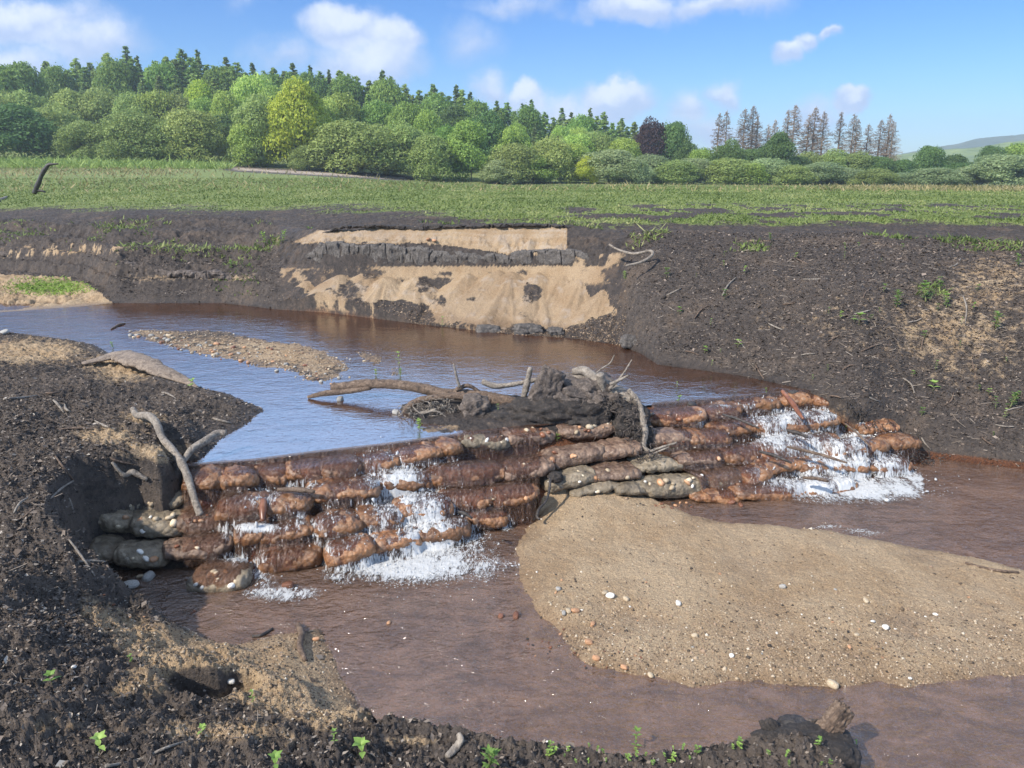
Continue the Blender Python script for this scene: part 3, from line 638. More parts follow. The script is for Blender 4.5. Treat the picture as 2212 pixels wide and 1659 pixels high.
# ------------------------------------------------------------------ bags of the weir
def bag_mat(name, stops, rough, bd=.01):
    m, nt, b, o = new_mat(name); v = objvec(nt); n = noise_n(nt, v, 16, 6, .68, .4); n2 = noise_n(nt, v, 5, 3, .5)
    c = ramp(nt, math_n(nt, 'ADD', math_n(nt, 'MULTIPLY', n.outputs[0], .6), math_n(nt, 'MULTIPLY', n2.outputs[0], .4)), stops)
    vo = N(nt, 'ShaderNodeTexVoronoi', feature='F1'); vo.inputs['Scale'].default_value = 30; L(nt, v, vo.inputs['Vector'])
    wn = N(nt, 'ShaderNodeSeparateColor'); L(nt, vo.outputs['Color'], wn.inputs[0])
    c = mixc(nt, math_n(nt, 'MULTIPLY', smooth(nt, wn.outputs[0], .6, .8), .45), c, mixc(nt, wn.outputs[1], (.05, .03, .02), stops[-1][1]))
    oi = N(nt, 'ShaderNodeObjectInfo'); hs = N(nt, 'ShaderNodeHueSaturation'); L(nt, c, hs.inputs['Color'])
    mr = N(nt, 'ShaderNodeMapRange'); L(nt, oi.outputs['Random'], mr.inputs[0]); mr.inputs[3].default_value = .75; mr.inputs[4].default_value = 1.25; L(nt, mr.outputs[0], hs.inputs['Value'])
    L(nt, hs.outputs[0], b.inputs['Base Color']); b.inputs['Roughness'].default_value = rough
    hh = math_n(nt, 'ADD', n.outputs[0], math_n(nt, 'MULTIPLY', vo.outputs['Distance'], -.6)); bump(nt, b, hh, bd)
    return m
M_bagwet = bag_mat('wet_bag', [(.32, (.035, .016, .008)), (.46, (.15, .065, .028)), (.58, (.28, .135, .058)), (.72, (.40, .27, .18))], .36, .016)
M_bagred = bag_mat('damp_bag', [(.32, (.035, .018, .012)), (.46, (.115, .068, .045)), (.58, (.21, .135, .09)), (.72, (.36, .25, .17))], .5, .016)
M_bagdry = bag_mat('dry_bag', [(.32, (.05, .039, .027)), (.46, (.14, .11, .072)), (.58, (.23, .18, .12)), (.72, (.35, .29, .21))], .7, .014)
M_pebble = simple_mat('pebble', [(.3, (.26, .19, .12)), (.5, (.44, .34, .22)), (.7, (.62, .52, .38))], 8, .6, .002, rnd=.3)
M_orange = simple_mat('orange_stone', [(.3, (.22, .10, .05)), (.5, (.42, .22, .11)), (.7, (.55, .34, .2))], 8, .55, .002, rnd=.25)
M_redstone = simple_mat('red_wet_stone', [(.3, (.07, .025, .012)), (.5, (.17, .065, .032)), (.7, (.28, .13, .07))], 9, .3, .003, rnd=.25)
M_grey = simple_mat('grey_stone', [(.3, (.16, .15, .13)), (.5, (.30, .28, .25)), (.7, (.42, .40, .36))], 10, .7, .002, rnd=.2)
M_white = simple_mat('white_stone', [(.3, (.5, .46, .4)), (.5, (.68, .63, .55)), (.7, (.8, .76, .68))], 10, .6, .002, rnd=.1)
# u1,v1,u2,v2,z of the middle, height, kind, stones
BAGS = {
 'top course': [(392, 1047, 470, 1046, .42, .15, 'w', 0), (465, 1046, 542, 1036, .43, .15, 'w', 0), (540, 1032, 615, 1028, .43, .14, 'w', 0), (612, 1026, 692, 1020, .43, .14, 'w', 0), (690, 1020, 768, 1012, .43, .14, 'w', 0), (762, 1008, 852, 996, .43, .14, 'w', 0),
   (848, 994, 942, 982, .43, .14, 'w', 0), (938, 980, 992, 972, .43, .13, 'w', 0), (980, 966, 1092, 953, .43, .15, 'd', 14), (1088, 951, 1188, 939, .44, .17, 'r', 9), (1205, 936, 1328, 922, .43, .15, 'r', 12),
   (1404, 905, 1520, 900, .43, .16, 'w', 6), (1512, 896, 1594, 888, .43, .15, 'w', 2), (1576, 884, 1680, 876, .43, .14, 'w', 0), (1682, 870, 1765, 862, .43, .15, 'w', 0), (1760, 868, 1818, 866, .42, .14, 'w', 0)],
 'second course': [(218, 1092, 302, 1086, .30, .13, 'd', 5), (306, 1086, 392, 1074, .31, .13, 'd', 3), (466, 1112, 570, 1104, .31, .14, 'w', 0), (566, 1100, 662, 1092, .31, .15, 'w', 0), (665, 1078, 803, 1066, .33, .15, 'w', 0), (800, 1058, 922, 1042, .32, .14, 'w', 0), (918, 1040, 1084, 1026, .32, .16, 'w', 0),
   (1080, 1020, 1180, 1010, .31, .14, 'r', 5), (1176, 1000, 1291, 986, .32, .16, 'r', 7), (1286, 983, 1373, 974, .32, .14, 'r', 1), (1397, 962, 1497, 952, .32, .14, 'r', 3), (1480, 955, 1576, 948, .32, .14, 'w', 0),
   (1548, 940, 1640, 926, .32, .15, 'w', 0), (1640, 934, 1700, 926, .32, .13, 'w', 0), (1690, 922, 1802, 912, .33, .14, 'w', 0), (1846, 898, 1908, 893, .33, .13, 'w', 0), (1866, 933, 1934, 929, .25, .14, 'w', 0)],
 'third course': [(198, 1142, 276, 1140, .21, .19, 'd', 6), (279, 1140, 392, 1132, .22, .17, 'd', 12), (380, 1134, 482, 1122, .22, .15, 'r', 6), (494, 1168, 568, 1160, .20, .13, 'w', 0), (566, 1158, 670, 1150, .19, .12, 'w', 0), (670, 1150, 770, 1136, .22, .14, 'w', 0),
   (768, 1130, 862, 1122, .21, .13, 'w', 0), (858, 1118, 962, 1100, .21, .14, 'w', 0), (952, 1090, 1056, 1080, .21, .13, 'w', 0), (1052, 1080, 1158, 1070, .21, .13, 'w', 2), (1178, 1048, 1280, 1036, .20, .16, 'd', 5), (1268, 1034, 1372, 1024, .20, .12, 'r', 7),
   (1374, 1016, 1468, 1004, .21, .13, 'd', 3), (1460, 1003, 1562, 990, .22, .12, 'r', 1), (1562, 992, 1645, 982, .21, .14, 'w', 0), (1640, 978, 1740, 966, .22, .14, 'w', 0), (1736, 970, 1806, 960, .22, .13, 'w', 0), (1800, 980, 1910, 970, .20, .15, 'w', 0), (1906, 968, 1982, 962, .16, .15, 'w', 0)],
 'fourth course': [(180, 1204, 246, 1202, .11, .13, 'd', 3), (238, 1212, 346, 1206, .11, .16, 'd', 7), (349, 1204, 480, 1186, .12, .13, 'r', 3), (545, 1180, 640, 1168, .12, .12, 'w', 0), (700, 1208, 792, 1196, .11, .16, 'w', 0), (790, 1188, 900, 1172, .10, .14, 'w', 0), (890, 1168, 1000, 1150, .10, .14, 'w', 0),
   (1000, 1130, 1090, 1118, .09, .12, 'w', 0), (1382, 1056, 1520, 1046, .11, .19, 'd', 12), (1512, 1042, 1606, 1034, .11, .15, 'd', 0), (1604, 1036, 1660, 1028, .12, .13, 'w', 0), (1640, 1020, 1730, 1008, .12, .14, 'w', 0), (1724, 1014, 1800, 1006, .12, .14, 'w', 0), (1794, 1020, 1880, 1010, .1, .13, 'w', 0), (1876, 1012, 1960, 1004, .07, .12, 'w', 0)],
 'lowest course': [(410, 1260, 526, 1252, .04, .16, 'd', 9), (554, 1224, 672, 1214, .06, .18, 'w', 0), (1232, 1068, 1330, 1060, .11, .09, 'd', 5), (1330, 1066, 1392, 1062, .10, .09, 'd', 2), (1505, 1084, 1594, 1078, .03, .11, 'w', 3), (1598, 1078, 1734, 1066, .03, .13, 'w', 0), (1734, 1062, 1840, 1052, .02, .11, 'w', 0)]}
BAGGEO = []
def make_bag(name, c, L_, Wd, Hh, yaw, mat, seed, stones, label):
    nu, nv = 56, 36
    th = np.linspace(0, 2 * np.pi, nv, endpoint=False); ph = np.linspace(-np.pi / 2, np.pi / 2, nu)
    PH, TH = np.meshgrid(ph, th, indexing='ij')
    sg = lambda a, p: np.sign(a) * np.abs(a) ** p
    X = sg(np.sin(PH), .7); R = sg(np.cos(PH), .48)
    V = np.stack([X * L_ / 2, R * sg(np.cos(TH), .8) * Wd / 2, R * sg(np.sin(TH), .8) * Hh / 2], -1).reshape(-1, 3)
    n = V / (np.linalg.norm(V / np.array([L_, Wd, Hh]), axis=1, keepdims=True) + 1e-6) / np.array([L_, Wd, Hh]) ** 2 * .02
    n /= np.linalg.norm(n, axis=1, keepdims=True) + 1e-6
    big = fbm3(V + seed * 3.7, 4.5, 2); md = fbm3(V + seed, 17, 4, .62)
    wr = np.maximum(fbm3(V * np.array([2.2, .6, .6]) + seed * 2, 9, 2), 0)
    V = V + n * (big * .026 + md * .024 - wr * .02)[:, None]
    V[:, 2] += .02 * np.sin(V[:, 0] / L_ * 3 + seed) 
    i = np.arange(nu - 1)[:, None] * nv + np.arange(nv)[None]; j = np.arange(nu - 1)[:, None] * nv + (np.arange(nv)[None] + 1) % nv
    Q = np.stack([i, j, j + nv, i + nv], -1).reshape(-1, 4)
    cy, sy = math.cos(yaw), math.sin(yaw); M = np.array([[cy, -sy, 0], [sy, cy, 0], [0, 0, 1]])
    o = mesh_from(name, V @ M.T, Q, mat); o.location = c
    if stones:
        rs = random.Random(seed * 13 + 1)
        for k in range(stones):
            mb = MB(); a = rs.uniform(-.85, .85); t = rs.uniform(.1, 1.25); x = a * L_ / 2; r = (1 - abs(a) ** 3.2) ** .5
            p = np.array([x, -r * math.cos(t) * Wd / 2 * .94, r * math.sin(t) * Hh / 2 * .96]); s = rs.uniform(.009, .024) * (1.2 if stones > 8 else 1)
            lump(mb, M @ p, (s * rs.uniform(1, 1.6), s, s * rs.uniform(.6, .9)), (rs.uniform(-.7, .7), rs.uniform(-.7, .7), rs.uniform(0, 6)), 2, .16, 1.5, seed + k, .25)
            q = mb.build('stone', rs.choice([M_pebble, M_pebble, M_orange, M_white] if mat is M_bagdry else [M_orange, M_pebble, M_redstone]), o)
    BAGGEO.append((c[0], c[1], c[2], L_ / 2, Wd / 2, Hh / 2, yaw))
    return o
sd = 0
for course, bl in BAGS.items():
    nb = len(bl)
    for k, (u1, v1, u2, v2, z, hh, kind, st) in enumerate(bl):
        sd += 1; a = P(u1, v1, z); b = P(u2, v2, z); c = (a + b) / 2; jr = random.Random(sd * 5); c = c + Vector((0, .10 + jr.uniform(-.035, .035), jr.uniform(-.02, .008) - (.012 if kind == 'w' and z > .4 else 0))); L_ = (b - a).length * 1.13
        mat = {'w': M_bagwet, 'r': M_bagred, 'd': M_bagdry}[kind]
        desc = ('pebble-studded ' if st > 5 else '') + {'w': 'wet rust-brown sandbag', 'r': 'damp reddish sandbag', 'd': 'dry olive-grey sandbag'}[kind]
        o = make_bag('sandbag', c, L_ * jr.uniform(.96, 1.1), .30 * jr.uniform(.85, 1.15), hh * jr.uniform(.80, 1.0), math.atan2(b.y - a.y, b.x - a.x) + jr.uniform(-.1, .1), mat, sd, st, '')
        tag(o, f'{desc}, {ordn(k, nb)} in the {course} of the weir', 'sandbag', 'hardened sandbags stepped across the weir')

# ------------------------------------------------------------------ cascades: a water skin draped over the bags, with foam
def weir_z(x, y, s):
    z = bed_z(x, y, s)
    for (cx, cy, cz, a, b, c, yaw) in BAGGEO:
        dx = x - cx; dy = y - cy; ca, sa_ = math.cos(yaw), math.sin(yaw); lx = (dx * ca + dy * sa_) / a; ly = (-dx * sa_ + dy * ca) / b
        q = 1 - np.abs(lx) ** 3.2 - np.abs(ly) ** 2.6
        z = np.where(q > 0, np.maximum(z, cz + c * np.maximum(q, 0) ** .42), z)
    return z
def blur(a, n=1):
    for _ in range(n):
        p = np.pad(a, 1, mode='edge'); a = (p[1:-1, 1:-1] * 2 + p[:-2, 1:-1] + p[2:, 1:-1] + p[1:-1, :-2] + p[1:-1, 2:]) / 6
    return a
def cascade_mat():
    m, nt, b, o = new_mat('falling_water'); nt.nodes.remove(b)
    v = objvec(nt); A = N(nt, 'ShaderNodeAttribute', attribute_name='foam'); sa = N(nt, 'ShaderNodeSeparateColor'); L(nt, A.outputs['Color'], sa.inputs[0])
    mp = N(nt, 'ShaderNodeMapping'); L(nt, v, mp.inputs[0]); mp.inputs['Scale'].default_value = (1.5, .34, .26)
    n1 = noise_n(nt, mp.outputs[0], 48, 6, .75, 1.2); n2 = noise_n(nt, v, 22, 4, .6, .5)
    wv = math_n(nt, 'ADD', math_n(nt, 'MULTIPLY', n1.outputs[0], .72), math_n(nt, 'MULTIPLY', n2.outputs[0], .28))
    ff = smooth(nt, math_n(nt, 'ADD', sa.outputs[0], math_n(nt, 'MULTIPLY', math_n(nt, 'SUBTRACT', wv, .5), 4.6)), .34, 1.10)
    bp = N(nt, 'ShaderNodeBump'); bp.inputs['Distance'].default_value = .015; L(nt, wv, bp.inputs['Height'])
    tr = N(nt, 'ShaderNodeBsdfTransparent'); tr.inputs[0].default_value = (.86, .66, .55, 1)
    gl = N(nt, 'ShaderNodeBsdfGlossy'); gl.inputs['Roughness'].default_value = .10; L(nt, bp.outputs[0], gl.inputs['Normal'])
    fr = N(nt, 'ShaderNodeFresnel'); fr.inputs[0].default_value = 1.45; L(nt, bp.outputs[0], fr.inputs[1])
    dw = N(nt, 'ShaderNodeBsdfDiffuse'); dw.inputs[0].default_value = (.34, .20, .13, 1); w0 = N(nt, 'ShaderNodeMixShader'); L(nt, math_n(nt, 'MULTIPLY', smooth(nt, n1.outputs[0], .45, .68, .04, .5), sa.outputs[1]), w0.inputs[0]); L(nt, mixc(nt, sa.outputs[1], (1, 1, 1), (.86, .66, .55)), tr.inputs[0]); L(nt, tr.outputs[0], w0.inputs[1]); L(nt, dw.outputs[0], w0.inputs[2])
    w = N(nt, 'ShaderNodeMixShader'); L(nt, math_n(nt, 'MULTIPLY', fr.outputs[0], sa.outputs[1]), w.inputs[0]); L(nt, w0.outputs[0], w.inputs[1]); L(nt, gl.outputs[0], w.inputs[2])
    pf = N(nt, 'ShaderNodeBsdfPrincipled'); pf.inputs['Base Color'].default_value = (.62, .62, .61, 1); pf.inputs['Roughness'].default_value = .35; L(nt, bp.outputs[0], pf.inputs['Normal'])
    mx = N(nt, 'ShaderNodeMixShader'); L(nt, math_n(nt, 'MULTIPLY', ff, .9), mx.inputs[0]); L(nt, w.outputs[0], mx.inputs[1]); L(nt, pf.outputs[0], mx.inputs[2])
    L(nt, mx.outputs[0], o.inputs[0]); return m
M_casc = cascade_mat()
def foam_mat():
    m, nt, b, o = new_mat('foam'); b.inputs['Base Color'].default_value = (.52, .52, .51, 1); b.inputs['Roughness'].default_value = .3
    n = noise_n(nt, objvec(nt), 90, 3, .6); bump(nt, b, n.outputs[0], .006); return m
M_foam = foam_mat()
def foam_val(u, v, blobs):
    f = np.zeros(u.shape)
    for (cu_, cv_, ru, rv, am, sk) in blobs:
        du = (u - cu_ - sk * (v - cv_)) / ru / 1.18; dv = (v - cv_) / rv / 1.1
        f = np.maximum(f, am * 1.12 * np.exp(-(du * du + dv * dv) ** 1.3))
    return f
FL = [(868, 1050, 62, 58, .9, .5), (895, 1115, 80, 66, .9, .3), (930, 1180, 105, 60, .95, 0), (905, 1228, 150, 28, 1.25, -.6), (880, 1170, 150, 90, .5, 0), (1000, 1200, 50, 42, .85, 0), (820, 1040, 30, 35, .6, .6), (860, 1150, 55, 60, .6, 0), (930, 1005, 50, 16, .5, 0),
      (570, 1080, 35, 25, .55, -.5), (640, 1055, 60, 9, .8, 0), (665, 1135, 26, 25, .6, .4), (545, 1145, 70, 10, 1.0, 0), (500, 1165, 22, 30, .5, .3), (520, 1212, 40, 8, .9, .3), (570, 1245, 22, 45, .6, .3), (700, 1190, 24, 60, .6, .35), (610, 1285, 65, 15, .95, -.2),
      (1095, 1135, 14, 18, .6, 0), (740, 1250, 40, 14, .6, 0), (620, 1100, 120, 60, .25, 0), (760, 1130, 120, 90, .3, 0)]
FR = [(1668, 880, 26, 14, .6, 0), (1690, 915, 55, 28, .8, .5), (1735, 900, 60, 14, .6, .3), (1810, 905, 60, 24, .75, .8), (1800, 930, 90, 16, .5, 0), (1700, 955, 70, 30, .75, 0), (1790, 975, 90, 40, .75, .8), (1850, 960, 60, 30, .7, 1.1), (1850, 1010, 95, 40, .95, 1.0), (1790, 985, 150, 90, .5, .6), (1780, 1020, 70, 35, .75, 0),
      (1650, 1010, 30, 30, .5, 0), (1700, 1040, 60, 24, .6, 0), (1860, 1056, 150, 26, 1.2, .3), (1960, 1040, 60, 20, .9, .8), (1760, 1063, 50, 14, 1.0, 0), (1930, 1005, 30, 40, .8, 1.2), (1515, 908, 5, 18, .8, 0), (1600, 880, 60, 5, .6, 0), (1690, 868, 40, 4, .6, 0)]
def cascade(name, label, px, W0, W1, blobs, nblob, seed):
    root = empty(name, P((px[0] + px[1]) / 2, 1040, .2), label, 'cascade')
    x0, x1 = P(px[0], 1000, .45)[0], P(px[1], 900, .45)[0]
    sarr = np.linspace(.34, -1.85 if W1 > 1 else -1.35, int(150 * (W1 if W1 > 1 else 1)))
    # along the crest
    seg = np.linalg.norm(np.diff(CREST, axis=0), axis=1); cum = np.concatenate([[0], np.cumsum(seg)])
    xs = np.interp([x0, x1], CREST[:, 0], cum); pr = np.linspace(xs[0], xs[1], int((xs[1] - xs[0]) / .009))
    bx = np.interp(pr, cum, CREST[:, 0]); by = np.interp(pr, cum, CREST[:, 1]); tx = np.gradient(bx); ty = np.gradient(by)
    k = 61; ker = np.ones(k) / k; tx = np.convolve(np.pad(tx, k // 2, mode='edge'), ker, 'valid'); ty = np.convolve(np.pad(ty, k // 2, mode='edge'), ker, 'valid')
    l = np.hypot(tx, ty); nx, ny_ = -ty / l, tx / l
    GX = bx[None] + nx[None] * sarr[:, None]; GY = by[None] + ny_[None] * sarr[:, None]
    s = crest_s(GX, GY); z = blur(weir_z(GX, GY, s), 3)
    z = np.maximum(z, np.where(s > -.02, UW + .003, LW + .004))
    U, V_ = proj(GX, GY, z); fm = foam_val(U, V_, blobs) * np.clip(.95 + 1.1 * fbm2(GX, GY * .6, 5.5, 4, .6), .35, 1.25)
    z = z + .010 + fm * (.042 * np.abs(fbm2(GX, GY * .5, 15, 5, .7)) + .004) * (z > LW + .01) + .012 * np.abs(fbm2(GX, GY, 22, 3)) * np.clip(fm * 3, .2, 1) * (s < -.02)
    z = np.where(s > -.02, np.minimum(z, UW + .006), z)
    VV_ = np.stack([GX, GY, z], -1).reshape(-1, 3); n0, n1_ = z.shape; ii = np.arange(n0 * n1_).reshape(n0, n1_)
    q = np.stack([ii[:-1, :-1], ii[1:, :-1], ii[1:, 1:], ii[:-1, 1:]], -1).reshape(-1, 4)
    keep = ((z > LW + .018) | (fm > .25))[:-1, :-1].reshape(-1)
    # let the sheet end raggedly at its sides
    keep &= ((U > px[0] + 14 * fbm2(GX, GY, 9, 3)) & (U < px[1] + 14 * fbm2(GX, GY, 9, 3)))[:-1, :-1].reshape(-1) & ((s < .05))[:-1, :-1].reshape(-1)
    q = q[keep]; used, inv = np.unique(q, return_inverse=True)
    o = mesh_from('water_sheet', VV_[used] - np.array(root.location), inv.reshape(-1, 4), M_casc, True, {'foam': np.stack([fm.reshape(-1)[used], sstep(z, LW + .02, LW + .06).reshape(-1)[used], fm.reshape(-1)[used] * 0], -1)}, root)
    # beads and strands of thrown water
    rg = np.random.default_rng(seed); pw = (np.clip(fm, 0, 1.2) ** 1.6).ravel(); pw[~((s < 0).ravel())] *= .2; pw /= pw.sum(); pw = pw * np.clip(fbm2(GX.ravel() * 1.6, GY.ravel() * .8, 14, 4, .65) * 3 + .35, .03, 1.5); pw /= pw.sum(); pick = rg.choice(len(pw), nblob, p=pw)
    base = np.stack([GX.ravel()[pick], GY.ravel()[pick], z.ravel()[pick]], -1); fv = fm.ravel()[pick]
    lift = rg.exponential(.010, nblob) * (z.ravel()[pick] > LW + .03) + rg.uniform(-.002, .005, nblob); base[:, 2] += lift
    base[:, :2] += rg.normal(0, .012, (nblob, 2))
    I, T = ICO[1]; r = rg.lognormal(math.log(.0020), .5, nblob); st = np.stack([rg.uniform(.6, 1.5, nblob), rg.uniform(.6, 1.7, nblob), rg.uniform(.6, 3.6, nblob)], -1)
    flatm = z.ravel()[pick] < LW + .03; st[flatm, 2] *= .35; st[flatm, :2] *= 1.6
    jit = 1 + rg.normal(0, .28, (nblob, len(I), 1))
    Vb = I[None] * jit * (r[:, None] * st)[:, None]; ang = rg.uniform(0, 6.28, nblob); ca, sa_ = np.cos(ang)[:, None], np.sin(ang)[:, None]
    tilt = rg.uniform(-.5, .5, nblob)[:, None]; Vb = np.stack([Vb[..., 0] * np.cos(tilt) - Vb[..., 2] * np.sin(tilt), Vb[..., 1], Vb[..., 0] * np.sin(tilt) + Vb[..., 2] * np.cos(tilt)], -1)
    Vb = np.stack([Vb[..., 0] * ca - Vb[..., 1] * sa_, Vb[..., 0] * sa_ + Vb[..., 1] * ca, Vb[..., 2]], -1) + base[:, None] - np.array(root.location)
    Tb = (T[None] + (np.arange(nblob) * len(I))[:, None, None]).reshape(-1, 3)
    o = mesh_from('foam', Vb.reshape(-1, 3), Tb, M_foam, True, None, root); o['kind'] = 'stuff'
    return root
cascade('cascade', 'white left cascade tumbling over rusty sandbags into the near pool', (392, 1165), .72, .8, FL, 1700, 5)
cascade('cascade', 'white right cascade pouring down sandbag steps beside the dark right bank', (1405, 1990), 1.2, 1.2, FR, 1700, 6)
# loose froth floating on the lower pool below each fall
def froth(label, pts, n, seed):
    rg = np.random.default_rng(seed); mb = MB(); I, T = ICO[1]
    for k in range(n):
        cu_, cv_, ru, rv = pts[rg.integers(len(pts))]; p = P(cu_ + rg.normal(0, ru), cv_ + rg.normal(0, rv), LW + .003); r = rg.uniform(.001, .0034)
        if gz(p.x, p.y) > LW: continue
        mb.add(I * (1 + rg.normal(0, .2, (len(I), 1))) * np.array([r * 1.8, r * 1.2, r * .4]) + np.array(p), T)
    o = mb.build('froth', M_foam); tag(o, label, 'foam', kind='stuff'); return o
froth('white bubbly froth floating below the left cascade', [(900, 1235, 60, 12), (1020, 1220, 22, 14), (860, 1258, 30, 8), (1045, 1240, 10, 10), (620, 1285, 30, 7), (960, 1250, 60, 18)], 700, 3)
froth('white froth drifting below the right cascade', [(1850, 1075, 60, 7), (1950, 1060, 50, 8), (1790, 1080, 30, 5)], 500, 4)

froth('thin white froth line along the far edge of the sand bar', [(1790, 1138, 14, 2), (1850, 1146, 12, 2), (1880, 1152, 14, 3)], 260, 9)


# ------------------------------------------------------------------ driftwood and sticks
def wood_mat(name, c0, c1, c2, rough=.8):
    m, nt, b, o = new_mat(name); v = objvec(nt, (1, 1, 1)); 
    n = noise_n(nt, v, 14, 6, .7, 1.4); n2 = noise_n(nt, v, 70, 4, .6, .5)
    c = ramp(nt, math_n(nt, 'ADD', math_n(nt, 'MULTIPLY', n.outputs[0], .6), math_n(nt, 'MULTIPLY', n2.outputs[0], .4)), [(.36, c0), (.5, c1), (.64, c2)])
    L(nt, c, b.inputs['Base Color']); b.inputs['Roughness'].default_value = rough
    bump(nt, b, math_n(nt, 'ADD', n.outputs[0], math_n(nt, 'MULTIPLY', n2.outputs[0], .6)), .010); return m
M_grwood = wood_mat('weathered_wood', (.075, .06, .047), (.21, .175, .14), (.36, .31, .25))
M_brwood = wood_mat('brown_wood', (.03, .02, .014), (.115, .075, .05), (.23, .165, .115))
M_dkwood = wood_mat('dark_wet_wood', (.010, .008, .007), (.035, .028, .023), (.10, .08, .065), .5)
M_peat = wood_mat('peat', (.010, .008, .007), (.030, .024, .020), (.085, .065, .052), .85)
M_clay = wood_mat('clay', (.035, .031, .028), (.085, .074, .066), (.17, .15, .13), .9)
M_rot = wood_mat('rotten_wood', (.03, .023, .019), (.095, .073, .059), (.20, .16, .13))
PX = lambda y: F / (y + .55)                    # rough pixels per metre at distance y
def stick(name, label, cat, pts, mat, sides=8, step=.02, rough=.12, group=None, extra=(), flat=1.0, freq=14, knob=0.0):
    """pts: (u, v, y or None, radius in picture px); None lays the point on the ground"""
    W3 = []
    for (u, v, y, r) in pts:
        if y is None: p = hit(u, v); p.z += r / PX(p.y) * .7
        else: p = D(u, v, y)
        W3.append((p.x, p.y, p.z, r / PX(p.y)))
    mb = MB(); tube(mb, W3, step, sides, rough, freq, flat, knob)
    base = Vector(W3[0][:3])
    o = mb.build(name, mat, None, True, rel=W3[0][:3]); o.location = base
    for (pn, epts) in extra:
        E = []
        for (u, v, y, r) in epts: p = D(u, v, y); E.append((p.x, p.y, p.z, r / PX(p.y)))
        mb = MB(); tube(mb, E, step, max(5, sides - 2), rough, freq); q = mb.build(pn, mat, o, True, rel=W3[0][:3])
    tag(o, label, cat, group); return o
# the long bleached branch reaching into the blue water
stick('driftwood_branch', 'long weathered branch on the weir with its forked tip in the water', 'driftwood', [(716, 839, 7.1, 9), (760, 833, 7.1, 10), (810, 829, 7.05, 10), (870, 832, 7.0, 10), (925, 842, 6.95, 11), (960, 852, 6.9, 12), (1040, 858, 6.85, 14), (1110, 872, 6.8, 14), (1150, 872, 6.8, 12)], M_brwood, 14, .015, .10, knob=.4,
      extra=[('side_branch', [(665, 858, 7.06, 3.5), (700, 850, 7.05, 6), (745, 846, 7.05, 6), (800, 838, 7.03, 5)]), ('side_branch', [(720, 829, 7.12, 4), (735, 836, 7.1, 6), (760, 836, 7.1, 6)]), ('side_branch', [(985, 842, 6.85, 5), (1010, 833, 6.85, 4.5), (1035, 845, 6.85, 3)])])
stick('driftwood_branch', 'bark-flaked branch curving down at the left end of the driftwood pile', 'driftwood', [(868, 905, 6.62, 5), (882, 880, 6.65, 8), (905, 866, 6.68, 8), (950, 858, 6.7, 7), (1010, 857, 6.7, 8), (1060, 866, 6.68, 6)], M_brwood, 12, .015, .14)
stick('upright_twig', 'pale twig standing upright above the long weathered branch', 'twig', [(993, 837, 6.8, 3.2), (986, 812, 6.8, 2.6), (980, 786, 6.8, 2)], M_grwood, 7)
stick('driftwood_branch', 'pale broken branch lying behind the driftwood pile', 'driftwood', [(1042, 824, 6.95, 6), (1070, 834, 6.93, 6), (1110, 830, 6.9, 5), (1150, 822, 6.9, 5), (1190, 818, 6.9, 4)], M_grwood, 9)
stick('root_stub', 'upright jagged pale root stub in the middle of the driftwood pile', 'root', [(1131, 858, 6.62, 6), (1137, 832, 6.62, 7), (1142, 812, 6.62, 6), (1146, 794, 6.62, 4)], M_grwood, 9, .012, .25)
stick('thick_branch', 'thick smooth grey branch with sawn knobs arching over the driftwood pile', 'branch', [(1238, 803, 6.75, 7), (1262, 801, 6.7, 9.5), (1284, 818, 6.65, 11), (1312, 836, 6.6, 13), (1345, 852, 6.55, 13), (1372, 876, 6.5, 11), (1378, 890, 6.5, 9)], M_grwood, 16, .012, .06, knob=.3,
      extra=[('branch_stub', [(1302, 850, 6.58, 10), (1300, 828, 6.55, 9.5), (1296, 808, 6.53, 9)]), ('side_branch', [(1222, 822, 6.75, 5), (1250, 816, 6.72, 7), (1285, 822, 6.68, 7)])])
stick('crooked_root', 'pale crooked root hanging down the step right of the driftwood pile', 'root', [(1358, 842, 6.5, 5), (1378, 868, 6.42, 6), (1389, 905, 6.32, 7), (1394, 940, 6.22, 6.5), (1391, 965, 6.16, 5), (1404, 975, 6.12, 3)], M_grwood, 9, .012, .22)
